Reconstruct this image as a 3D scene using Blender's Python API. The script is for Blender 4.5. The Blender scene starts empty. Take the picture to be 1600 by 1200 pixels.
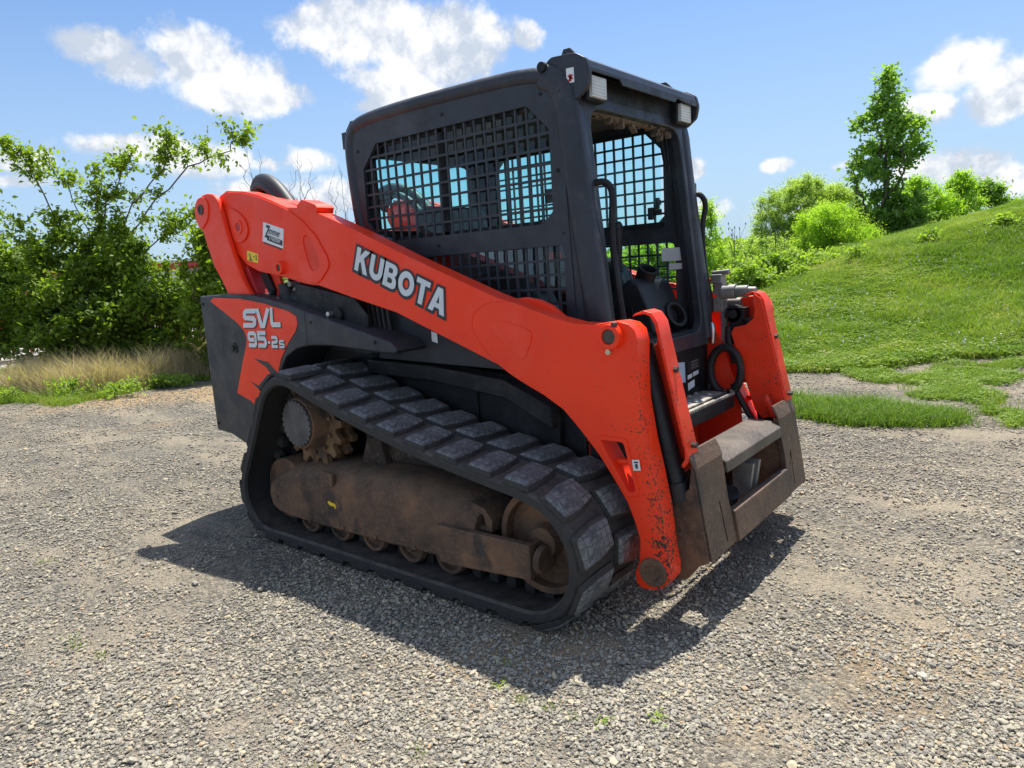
import bpy, bmesh, math, random
import numpy as np
from mathutils import Vector, Matrix
from mathutils.geometry import tessellate_polygon

R = math.radians
SC = bpy.context.scene
COL = SC.collection

# ------------------------------------------------------------------ camera
CAM = Vector((2.9217, -2.8645, 1.3250))
YAW, PITCH, ROLL = -0.68633, -0.16116, -0.06431
cd = Vector((math.sin(YAW)*math.cos(PITCH), math.cos(YAW)*math.cos(PITCH), math.sin(PITCH)))
cr = Vector((math.cos(YAW), -math.sin(YAW), 0)); cu = cr.cross(cd)
r2 = math.cos(ROLL)*cr + math.sin(ROLL)*cu; u2 = -math.sin(ROLL)*cr + math.cos(ROLL)*cu
cam_data = bpy.data.cameras.new('camera'); cam = bpy.data.objects.new('camera', cam_data); COL.objects.link(cam)
M = Matrix((r2, u2, -cd)).transposed().to_4x4(); M.translation = CAM
cam.matrix_world = M
cam_data.sensor_width = 36; cam_data.lens = 36*1096.19/1600
cam_data.clip_end = 2000; cam_data.clip_start = 0.05
SC.camera = cam

# ------------------------------------------------------------------ light, exposure
SC.view_settings.view_transform = 'Standard'; SC.view_settings.look = 'None'
SC.view_settings.gamma = 1; SC.view_settings.use_curve_mapping = False
SC.view_settings.exposure = 0.82
SC.cycles.use_denoising = True
SC.cycles.max_bounces = 8; SC.cycles.transparent_max_bounces = 24
SUN_DIR = Vector((-0.12, 0.38, 1.0)).normalized()
SUN_EL = math.asin(SUN_DIR.z); SUN_AZ = math.atan2(SUN_DIR.x, SUN_DIR.y)
sl = bpy.data.lights.new('sun', 'SUN'); sl.energy = 4.5; sl.angle = R(0.55); sl.color = (1.0, 0.955, 0.88)
so = bpy.data.objects.new('sun', sl); COL.objects.link(so)
so.rotation_mode = 'QUATERNION'; so.rotation_quaternion = SUN_DIR.to_track_quat('Z', 'Y'); so.location = (0, 0, 20)

W = bpy.data.worlds.new('World'); SC.world = W; W.use_nodes = True
nt = W.node_tree; nt.nodes.clear()
def N(nt, t, **k):
    n = nt.nodes.new(t)
    for a, b in k.items(): setattr(n, a, b)
    return n
def L(nt, a, b): nt.links.new(a, b)
sky = N(nt, 'ShaderNodeTexSky'); sky.sky_type = 'NISHITA'; sky.sun_disc = False
sky.sun_elevation = SUN_EL; sky.sun_rotation = SUN_AZ; sky.air_density = 1.0; sky.dust_density = 1.2; sky.ozone_density = 2.0
geo = N(nt, 'ShaderNodeTexCoord')
def vm(op, a, b=None):
    n = N(nt, 'ShaderNodeVectorMath', operation=op)
    for i, v in enumerate((a, b)):
        if v is None: continue
        if isinstance(v, (tuple, Vector)): n.inputs[i].default_value = tuple(v)
        else: L(nt, v, n.inputs[i])
    return n
def mt(op, a, b=None, c=None, clamp=False):
    n = N(nt, 'ShaderNodeMath', operation=op); n.use_clamp = clamp
    for i, v in enumerate((a, b, c)):
        if v is None: continue
        if isinstance(v, (int, float)): n.inputs[i].default_value = v
        else: L(nt, v, n.inputs[i])
    return n.outputs[0]
vdir = vm('NORMALIZE', geo.outputs['Generated']).outputs[0]
def noise_at(vec, scale, detail, rough=.6):
    n = N(nt, 'ShaderNodeTexNoise'); n.inputs['Scale'].default_value = scale
    n.inputs['Detail'].default_value = detail; n.inputs['Roughness'].default_value = rough
    L(nt, vec, n.inputs['Vector']); return n.outputs['Fac']
n1 = noise_at(vdir, 9, 9, .62)
up = vm('ADD', vdir, (-0.004, 0.012, 0.022)).outputs[0]
n2 = noise_at(up, 9, 9, .62)
# clouds: azimuth / elevation (degrees) of the centre, half width, half height, strength
CLOUDS = [
 (-67.0, 16.2, 2.8, 1.1, 0.85),
 (-64.6, 15.1, 2.4, 1.3, 0.80),
 (-61.1, 15.7, 2.8, 2.5, 1.10),
 (-59.1, 14.5, 4.1, 1.8, 1.00),
 (-55.7, 13.5, 2.7, 1.1, 0.90),
 (-51.0, 18.2, 3.6, 1.8, 1.00),
 (-47.3, 17.9, 4.6, 2.6, 1.10),
 (-43.1, 16.2, 4.7, 3.1, 1.15),
 (-45.7, 14.3, 4.3, 1.9, 1.00),
 (-48.3, 12.8, 2.4, 0.8, 0.70),
 (-40.6, 17.1, 2.3, 1.5, 0.90),
 (-66.3, 10.1, 3.0, 0.8, 0.80),
 (-64.5, 10.0, 2.4, 0.9, 0.75),
 (-60.2, 9.1, 2.6, 1.0, 0.75),
 (-72.4, 9.0, 1.7, 0.7, 0.80),
 (-72.9, 7.7, 2.1, 0.4, 0.55),
 (-53.7, 9.3, 2.0, 0.8, 0.75),
 (-52.3, 6.2, 3.6, 1.4, 0.85),
 (-57.8, 6.9, 2.7, 0.8, 0.60),
 (-56.7, 8.9, 1.8, 0.5, 0.50),
 (-7.2, 11.2, 2.0, 1.1, 0.62),
 (-4.3, 9.0, 2.0, 1.6, 0.80),
 (-8.9, 8.8, 1.6, 0.8, 0.70),
 (-7.5, 4.9, 3.0, 1.2, 0.80),
 (-4.3, 3.8, 2.0, 1.3, 0.85),
 (-5.4, 5.1, 1.7, 0.6, 0.60),
 (-18.3, 6.4, 1.1, 0.4, 0.60),
 (-24.1, 6.6, 1.0, 1.0, 0.85),
 (-36.5, 16.9, 0.8, 0.7, 0.60),
 (-13.4, 5.8, 1.1, 0.4, 0.70),
 (-24.0, 3.5, 1.9, 0.8, 0.60),
 (-16.7, 2.9, 2.6, 0.6, 0.60),
 (25, 10, 7, 3, 1), (50, 24, 13, 6, 1), (80, 12, 10, 4, 1), (95, 32, 13, 7, 1), (125, 16, 14, 5, 1), (150, 36, 16, 8, 1), (170, 14, 12, 4, 1), (-165, 26, 14, 7, 1), (-140, 42, 14, 8, 1), (-130, 15, 14, 5, 1), (-105, 28, 12, 6, 1), (-95, 9, 8, 3, .9), (10, 48, 14, 8, .9), (-85, 50, 14, 8, .9), (100, 58, 18, 9, .9), (-170, 62, 18, 9, .9),  # unseen clouds all round, added partly to brighten the near side
]
mask = None
for az, el, w, h, s in CLOUDS:
    a, e = R(az), R(el)
    c = Vector((math.sin(a)*math.cos(e), math.cos(a)*math.cos(e), math.sin(e)))
    rr = Vector((math.cos(a), -math.sin(a), 0)); uu = rr.cross(c)
    dx = vm('DOT_PRODUCT', vdir, rr/ R(w)).outputs['Value']; dy = vm('DOT_PRODUCT', vdir, uu/R(h)).outputs['Value']
    off = c.dot(uu)/R(h)
    d2 = mt('ADD', mt('MULTIPLY', dx, dx), mt('MULTIPLY', dy, dy))
    fr = vm('DOT_PRODUCT', vdir, c).outputs['Value']
    m = mt('MULTIPLY', mt('SUBTRACT', 1.0, mt('SQRT', d2)), s)
    m = mt('SUBTRACT', mt('MULTIPLY', mt('ADD', mt('MAXIMUM', m, -1.5), 1.5), mt('GREATER_THAN', fr, 0.3)), 1.5)
    mask = m if mask is None else mt('MAXIMUM', mask, m)
nz = noise_at(vdir, 22, 8, .6)
dens = mt('ADD', mask, mt('ADD', mt('MULTIPLY', mt('SUBTRACT', n1, .5), 1.5), mt('MULTIPLY', mt('SUBTRACT', nz, .5), 1.7)))
mr = N(nt, 'ShaderNodeMapRange', interpolation_type='SMOOTHSTEP'); L(nt, dens, mr.inputs[0])
mr.inputs[1].default_value = -0.25; mr.inputs[2].default_value = 0.34
# thin haze veil towards the horizon
zc = N(nt, 'ShaderNodeSeparateXYZ'); L(nt, vdir, zc.inputs[0])
hz = N(nt, 'ShaderNodeMapRange'); L(nt, zc.outputs['Z'], hz.inputs[0]); hz.inputs[1].default_value = 0.0; hz.inputs[2].default_value = 0.36
hz.inputs[3].default_value = 0.85; hz.inputs[4].default_value = 0.05
tintn = N(nt, 'ShaderNodeMix', data_type='RGBA', blend_type='MULTIPLY'); tintn.inputs[0].default_value = 1.0
L(nt, sky.outputs[0], tintn.inputs[6]); tintn.inputs[7].default_value = (.50, .66, .84, 1)
mixh = N(nt, 'ShaderNodeMix', data_type='RGBA'); L(nt, hz.outputs[0], mixh.inputs[0]); L(nt, tintn.outputs[2], mixh.inputs[6]); mixh.inputs[7].default_value = (2.9, 3.8, 4.8, 1)
shade = mt('MULTIPLY', mt('SUBTRACT', n1, n2), 6.0)
shade = mt('ADD', shade, mt('MULTIPLY', mt('SUBTRACT', mr.outputs[0], .5), .25))
cc = N(nt, 'ShaderNodeMapRange'); L(nt, shade, cc.inputs[0]); cc.inputs[1].default_value = -0.30; cc.inputs[2].default_value = 0.42
cmix = N(nt, 'ShaderNodeMix', data_type='RGBA'); L(nt, cc.outputs[0], cmix.inputs[0])
cmix.inputs[6].default_value = (3.3, 3.65, 4.2, 1); cmix.inputs[7].default_value = (5.5, 5.5, 5.5, 1)
mixc = N(nt, 'ShaderNodeMix', data_type='RGBA'); L(nt, mt('MULTIPLY', mr.outputs[0], .93), mixc.inputs[0]); L(nt, mixh.outputs[2], mixc.inputs[6]); L(nt, cmix.outputs[2], mixc.inputs[7])
bg = N(nt, 'ShaderNodeBackground'); bg.inputs['Strength'].default_value = 0.11
wo = N(nt, 'ShaderNodeOutputWorld'); L(nt, mixc.outputs[2], bg.inputs[0]); L(nt, bg.outputs[0], wo.inputs[0])

# ------------------------------------------------------------------ yard frame: D metres ahead of the path edge, S metres to the side
FW = np.array([math.sin(YAW), math.cos(YAW)]); RT = np.array([math.cos(YAW), -math.sin(YAW)])
O2 = np.array([2.9217, -2.8645])
def xy(D, S): return O2 + np.multiply.outer(np.asarray(D, float), FW) + np.multiply.outer(np.asarray(S, float), RT)
def DS(P):
    v = np.asarray(P)[..., :2] - O2
    return v @ FW, v @ RT
def sstep(a, b, x):
    t = np.clip((x-a)/(b-a), 0, 1); return t*t*(3-2*t)
def vnoise(x, y, seed=0):
    def h(i, j):
        n = (i*374761393 + j*668265263 + seed*1442695041) & 0x7fffffff
        n = ((n ^ (n >> 13))*1274126177) & 0x7fffffff
        return ((n ^ (n >> 16)) & 0xffff)/65535.0
    xi = np.floor(x).astype(np.int64); yi = np.floor(y).astype(np.int64)
    fx = x-xi; fy = y-yi; fx = fx*fx*(3-2*fx); fy = fy*fy*(3-2*fy)
    return (h(xi, yi)*(1-fx)+h(xi+1, yi)*fx)*(1-fy)+(h(xi, yi+1)*(1-fx)+h(xi+1, yi+1)*fx)*fy
def fbm(x, y, seed=0, o=4):
    s = 0; a = .5
    for k in range(o):
        s = s + a*vnoise(x*2**k, y*2**k, seed+k); a *= .5
    return s
def height(x, y):
    D, S = DS(np.stack([x, y], -1))
    Sm = np.maximum(0, S-1.5); Sm = np.minimum(Sm, 14) 
    h = .22*Sm*sstep(6.2, 13.0, D)
    h = h*np.where(D > 13.2, np.clip(1-(D-13.2)*.035, .25, 1), 1)
    h = h + (fbm(x*.9, y*.9, 7)-.47)*.12*sstep(6, 10, D)*sstep(.8, 2.5, S)
    near = (fbm(x*1.3, y*1.3, 3)-.47)*.05 + (fbm(x*5, y*5, 5, 3)-.44)*.022
    under = sstep(.2, .9, np.maximum(np.abs(x-.5)-1.2, np.abs(y)-1.05)+.0)
    h = h + near*np.where(D < 60, 1, 0)*(.15+.85*under) - .004
    rx = (x*.94-y*.34); ry = (x*.34+y*.94)
    for yc, sd in ((1.55, 1), (3.1, 2), (-2.35, 3)):   # shallow track prints
        h = h-(.012+.006*np.sin(rx*42))*np.exp(-((ry-yc-.12*np.sin(rx*.5+sd))/.17)**4)*sstep(.42, .55, vnoise(rx*.8, ry*.3, 70+sd))*(D < 14)
    # wheel ruts on the left, small ridge on the right
    h = h - .035*np.exp(-((D-7.0-.12*S)/.16)**2)*sstep(-2.0, -3.2, S)*sstep(-9, -7, S)
    h = h + .03*np.exp(-((np.hypot(x-3.0, y-1.6)-.9)/.12)**2)*sstep(.2, 1, x-2.2)
    return h

# ------------------------------------------------------------------ materials
def mat(name):
    m = bpy.data.materials.new(name); m.use_nodes = True; m.node_tree.nodes.clear()
    t = m.node_tree; o = N(t, 'ShaderNodeOutputMaterial'); b = N(t, 'ShaderNodeBsdfPrincipled'); L(t, b.outputs[0], o.inputs[0])
    return m, t, b, o
def tnoise(t, vec, scale, detail=4, rough=.6, out='Fac'):
    n = N(t, 'ShaderNodeTexNoise'); n.inputs['Scale'].default_value = scale; n.inputs['Detail'].default_value = detail; n.inputs['Roughness'].default_value = rough
    if vec is not None: L(t, vec, n.inputs['Vector'])
    return n.outputs[out]
def ramp(t, fac, stops, interp='LINEAR'):
    n = N(t, 'ShaderNodeValToRGB'); n.color_ramp.interpolation = interp
    e = n.color_ramp.elements
    e[0].position, e[0].color = stops[0][0], (*stops[0][1], 1)
    e[1].position, e[1].color = stops[1][0], (*stops[1][1], 1)
    for p, c in stops[2:]:
        x = e.new(p); x.color = (*c, 1)
    L(t, fac, n.inputs[0]); return n.outputs[0]
def mixc_(t, fac, a, b, blend='MIX'):
    n = N(t, 'ShaderNodeMix', data_type='RGBA', blend_type=blend)
    for s, v in ((0, fac), (6, a), (7, b)):
        if isinstance(v, (int, float)): n.inputs[s].default_value = v
        elif isinstance(v, tuple): n.inputs[s].default_value = (*v, 1)
        else: L(t, v, n.inputs[s])
    return n.outputs[2]
def tm(t, op, a, b=None, clamp=False):
    n = N(t, 'ShaderNodeMath', operation=op); n.use_clamp = clamp
    for i, v in enumerate((a, b)):
        if v is None: continue
        if isinstance(v, (int, float)): n.inputs[i].default_value = v
        else: L(t, v, n.inputs[i])
    return n.outputs[0]
def tmr(t, v, a, b, c=0., d=1., smooth=True):
    n = N(t, 'ShaderNodeMapRange'); 
    if smooth: n.interpolation_type = 'SMOOTHSTEP'
    L(t, v, n.inputs[0])
    for i, k in enumerate((a, b, c, d)): n.inputs[i+1].default_value = k
    return n.outputs[0]
def bump(t, b, h, strength=.3, dist=.01):
    n = N(t, 'ShaderNodeBump'); n.inputs['Strength'].default_value = strength; n.inputs['Distance'].default_value = dist
    L(t, h, n.inputs['Height']); L(t, n.outputs[0], b.inputs['Normal']); return n
def ocoord(t): return N(t, 'ShaderNodeTexCoord').outputs['Object']

def paint(name, base, dark, rough=.35, chips=0.0, chipcol=(.045, .035, .03), coat=.0, dirt=.25, scr=True, edge=True):
    m, t, b, o = mat(name); v = ocoord(t)
    n = tnoise(t, v, 3, 6, .65); c = mixc_(t, tmr(t, n, .35, .75), base, dark)
    d = tnoise(t, v, 14, 7, .7)
    dm = tm(t, 'MULTIPLY', tmr(t, d, .5, .78), dirt); c = mixc_(t, dm, c, (.26, .20, .15))
    fd = tnoise(t, v, 1.6, 7, .75); c = mixc_(t, tm(t, 'MULTIPLY', tmr(t, fd, .5, .7), .16), c, tuple(min(1, x*.9+.16) for x in base))
    rv = tmr(t, tnoise(t, v, 8, 5), .3, .7, rough*.75, rough*1.5)
    if scr:   # fine scratches
        mp = N(t, 'ShaderNodeMapping'); L(t, v, mp.inputs[0]); mp.inputs['Rotation'].default_value = (0, .5, 0); mp.inputs['Scale'].default_value = (3, 3, 90)
        s = tnoise(t, mp.outputs[0], 3, 3, .7); sm = tm(t, 'MULTIPLY', tmr(t, s, .66, .72), .30); c = mixc_(t, sm, c, tuple(min(1, x*1.25+.08) for x in base))
    if chips > 0:
        sp = N(t, 'ShaderNodeSeparateXYZ'); L(t, v, sp.inputs[0])
        reg = tmr(t, tm(t, 'ADD', sp.outputs[0], tm(t, 'MULTIPLY', sp.outputs[2], .12)), 1.72, 1.85); low = tmr(t, sp.outputs[2], 1.25, .15)
        zone = tm(t, 'MULTIPLY', tm(t, 'MULTIPLY', reg, tm(t, 'ADD', low, .25)), chips)
        cn = tnoise(t, v, 95, 4, .6); cn2 = tnoise(t, v, 9, 4, .6)
        val = tm(t, 'ADD', tm(t, 'ADD', cn, tm(t, 'MULTIPLY', cn2, .35)), tm(t, 'MULTIPLY', zone, .16))
        if edge:
            bv = N(t, 'ShaderNodeBevel'); bv.samples = 4; bv.inputs['Radius'].default_value = .012
            gm = N(t, 'ShaderNodeNewGeometry'); dp = N(t, 'ShaderNodeVectorMath', operation='DOT_PRODUCT')
            L(t, bv.outputs[0], dp.inputs[0]); L(t, gm.outputs['Normal'], dp.inputs[1])
            ed = tmr(t, dp.outputs['Value'], .99, .80)
            val = tm(t, 'ADD', val, tm(t, 'MULTIPLY', ed, tm(t, 'ADD', tm(t, 'MULTIPLY', zone, .14), .035)))
        cm = tmr(t, val, .900, .915)
        cc_ = mixc_(t, tmr(t, tnoise(t, v, 25, 3), .4, .6), chipcol, (.13, .06, .03))
        c = mixc_(t, cm, c, cc_); rv = tm(t, 'ADD', rv, tm(t, 'MULTIPLY', cm, .4))
        bump(t, b, cm, -.4, .002)
    else:
        bump(t, b, tnoise(t, v, 60, 3), .06, .002)
    L(t, c, b.inputs['Base Color']); L(t, rv, b.inputs['Roughness'])
    b.inputs['Specular IOR Level'].default_value = .35 if base[0] > .5 else .38
    b.inputs['Coat Weight'].default_value = coat; b.inputs['Coat Roughness'].default_value = .25
    return m
ORANGE = paint('orange_paint', (.97, .050, .010), (.88, .040, .008), .38, 1.0, coat=.0, dirt=.07)
ORANGE2 = paint('orange_paint_worn', (.92, .048, .012), (.70, .036, .010), .45, .85, coat=.0, dirt=.25)
CHAR = paint('charcoal_paint', (.032, .036, .044), (.023, .026, .032), .42, 0, dirt=.08)
CHARB = paint('charcoal_frame_paint', (.030, .033, .042), (.021, .024, .030), .36, 0, dirt=.16)
BLACK = paint('black_paint', (.010, .011, .013), (.006, .007, .008), .5, 0, dirt=.12)
def plain(name, col, rough=.5, metal=0., bmp=.1, var=.3, spec=.5):
    m, t, b, o = mat(name); v = ocoord(t)
    n = tnoise(t, v, 12, 5); c = mixc_(t, tmr(t, n, .3, .7), tuple(x*(1-var) for x in col), tuple(min(1, x*(1+var)) for x in col))
    L(t, c, b.inputs['Base Color']); b.inputs['Roughness'].default_value = rough; b.inputs['Metallic'].default_value = metal
    b.inputs['Specular IOR Level'].default_value = spec
    bump(t, b, tnoise(t, v, 70, 4), bmp, .003); return m
PLASTIC = plain('black_plastic', (.016, .017, .019), .5)
HOSE = plain('hose_rubber', (.02, .02, .021), .55)
STEEL = plain('bright_steel', (.55, .54, .52), .3, .9)
GREYST = plain('grey_steel', (.22, .215, .20), .5, .4)
TREAD = plain('worn_tread_steel', (.36, .34, .30), .5, .3, .3, .4)
PIN = plain('pin_steel', (.09, .075, .065), .5, .6)
LINER = plain('cab_liner', (.035, .034, .033), .9)
WHITE = plain('white_print', (.72, .74, .74), .45, 0, .02, .06)
GREYW = plain('letter_grey', (.62, .66, .68), .4, 0, .02, .05)
INK = plain('black_print', (.02, .022, .027), .45, 0, .02, .05)
YEL = plain('yellow_print', (.85, .60, .02), .45, 0, .02, .05)
REDP = plain('red_print', (.45, .02, .02), .5, 0, .02, .05)
BLUEP = plain('pale_blue_print', (.42, .52, .66), .5, 0, .02, .05)
BRASS = plain('zinc_plate', (.50, .46, .30), .4, .6)
LENS = plain('lamp_lens', (.62, .63, .60), .18, 0, .05, .1)
def rust(name, c1, c2, c3, sc=9, rough=.85):
    m, t, b, o = mat(name); v = ocoord(t)
    n = tnoise(t, v, sc, 9, .68); c = ramp(t, n, [(.30, c1), (.72, c3), (.5, c2)])
    n2 = tnoise(t, v, 55, 5, .7); c = mixc_(t, tmr(t, n2, .50, .80), c, (.20, .145, .10))
    n3 = tnoise(t, v, 4, 5, .6); c = mixc_(t, tm(t, 'MULTIPLY', tmr(t, n3, .56, .66), .8), c, (.035, .031, .029))
    L(t, c, b.inputs['Base Color']); b.inputs['Roughness'].default_value = rough
    bump(t, b, tm(t, 'ADD', n2, tnoise(t, v, 22, 6, .7)), .75, .008); return m
def settle(m, amt=.7, col=(.20, .155, .11)):
    t = m.node_tree; b = t.nodes['Principled BSDF']; g = N(t, 'ShaderNodeNewGeometry'); sp = N(t, 'ShaderNodeSeparateXYZ'); L(t, g.outputs['Normal'], sp.inputs[0])
    f = tm(t, 'MULTIPLY', tm(t, 'MULTIPLY', tmr(t, sp.outputs[2], .25, .85), tmr(t, tnoise(t, ocoord(t), 16, 6, .7), .32, .6)), amt)
    src = b.inputs['Base Color'].links[0].from_socket; L(t, mixc_(t, f, src, col), b.inputs['Base Color']); return m
RUST = rust('rusty_dirty_steel', (.040, .030, .024), (.135, .078, .048), (.27, .14, .072), 6)
RUSTB = rust('brown_scuffed_steel', (.045, .030, .023), (.105, .062, .040), (.18, .105, .064), 5, .5)
RUSTB.node_tree.nodes['Principled BSDF'].inputs['Metallic'].default_value = .1
COVER = rust('scuffed_grey_brown_plate', (.045, .036, .030), (.095, .075, .058), (.16, .13, .098), 6, .5)
settle(RUST, .45, (.19, .135, .09))
STRUT = rust('hollow_shade_casting', (.018, .015, .013), (.045, .032, .024), (.09, .055, .035), 8)  # shade of the hollow above the track frame, put into the struts' colour
GOLD = rust('ochre_rusty_steel', (.05, .032, .018), (.16, .092, .042), (.27, .165, .08), 12)
def rubber(name, base, dust, amt, grid=False):
    m, t, b, o = mat(name); v = ocoord(t)
    n = tnoise(t, v, 7, 8, .7); n2 = tnoise(t, v, 60, 5, .7)
    f = tm(t, 'MULTIPLY', tmr(t, tm(t, 'ADD', tm(t, 'MULTIPLY', n, .6), tm(t, 'MULTIPLY', n2, .4)), .36, .62), amt)
    c = mixc_(t, f, base, dust)
    gi = N(t, 'ShaderNodeObjectInfo'); c = mixc_(t, tm(t, 'MULTIPLY', gi.outputs['Random'], .35), c, tuple(x*.55 for x in dust))
    h = tm(t, 'ADD', n2, tnoise(t, v, 25, 4))
    if grid:
        br = N(t, 'ShaderNodeTexBrick'); br.offset = 0.0; br.inputs['Scale'].default_value = 1.0; br.inputs['Brick Width'].default_value = .034; br.inputs['Row Height'].default_value = .034; br.inputs['Mortar Size'].default_value = .0022
        mp = N(t, 'ShaderNodeMapping'); L(t, v, mp.inputs[0]); mp.inputs['Location'].default_value = (.017, .017, 0)
        wn = N(t, 'ShaderNodeTexNoise'); wn.inputs['Scale'].default_value = 30; L(t, v, wn.inputs[0]); ad = N(t, 'ShaderNodeVectorMath', operation='MULTIPLY_ADD'); L(t, wn.outputs['Color'], ad.inputs[0]); ad.inputs[1].default_value = (.022, .022, 0); L(t, mp.outputs[0], ad.inputs[2])
        L(t, ad.outputs[0], br.inputs['Vector'])
        gr = tm(t, 'MULTIPLY', br.outputs['Fac'], tmr(t, n, .40, .55)); c = mixc_(t, tm(t, 'MULTIPLY', gr, .7), c, (.025, .025, .027)); h = tm(t, 'SUBTRACT', h, tm(t, 'MULTIPLY', gr, 1.2))
    L(t, c, b.inputs['Base Color']); b.inputs['Roughness'].default_value = .78
    bump(t, b, h, .5, .004); return m
RUB = rubber('track_rubber', (.012, .013, .015), (.075, .070, .060), .45)
RUBSIDE = rubber('track_rubber_dark', (.014, .015, .018), (.065, .062, .056), .35)
settle(RUB, .35, (.13, .115, .09)); settle(RUBSIDE, .55, (.12, .105, .085)); settle(BLACK, .12, (.10, .09, .075)); settle(CHAR, .12, (.14, .13, .12)); settle(CHARB, .22, (.16, .15, .14))
RUBTOP = rubber('worn_lug_rubber', (.038, .040, .042), (.21, .215, .212), .95, True)
MUD = rust('dry_mud', (.09, .07, .05), (.16, .12, .085), (.22, .17, .12), 20)
gm_, gt, gb, go = mat('tinted_glass'); gt.nodes.remove(gb)
tr = N(gt, 'ShaderNodeBsdfTransparent'); tr.inputs[0].default_value = (.66, .95, .93, 1)
gl = N(gt, 'ShaderNodeBsdfGlossy'); gl.inputs['Roughness'].default_value = .04; gl.inputs[0].default_value = (.9, .95, 1, 1)
fr = N(gt, 'ShaderNodeFresnel'); fr.inputs[0].default_value = 1.45; mx = N(gt, 'ShaderNodeMixShader'); L(gt, fr.outputs[0], mx.inputs[0]); L(gt, tr.outputs[0], mx.inputs[1]); L(gt, gl.outputs[0], mx.inputs[2])
# film of dust on the pane
df = N(gt, 'ShaderNodeBsdfDiffuse'); df.inputs[0].default_value = (.35, .36, .34, 1); m2 = N(gt, 'ShaderNodeMixShader'); L(gt, tmr(gt, tnoise(gt, ocoord(gt), 5, 6), .4, .8, .01, .05), m2.inputs[0]); L(gt, mx.outputs[0], m2.inputs[1]); L(gt, df.outputs[0], m2.inputs[2]); L(gt, m2.outputs[0], go.inputs[0])
GLASS = gm_

def leafmat(name, a, b_, trans=.4):
    m, t, b, o = mat(name)
    at = N(t, 'ShaderNodeAttribute'); at.attribute_name = 'tint'
    c = mixc_(t, at.outputs['Fac'], a, b_)
    L(t, c, b.inputs['Base Color']); b.inputs['Roughness'].default_value = .55; b.inputs['Specular IOR Level'].default_value = .35
    tl = N(t, 'ShaderNodeBsdfTranslucent'); tc = mixc_(t, 1.0, c, (1.6, 1.75, .6), 'MULTIPLY'); L(t, tc, tl.inputs[0])
    mx = N(t, 'ShaderNodeMixShader'); mx.inputs[0].default_value = trans; L(t, b.outputs[0], mx.inputs[1]); L(t, tl.outputs[0], mx.inputs[2]); L(t, mx.outputs[0], o.inputs[0])
    return m
BARK = plain('bark', (.10, .08, .062), .9, 0, .6)

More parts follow.
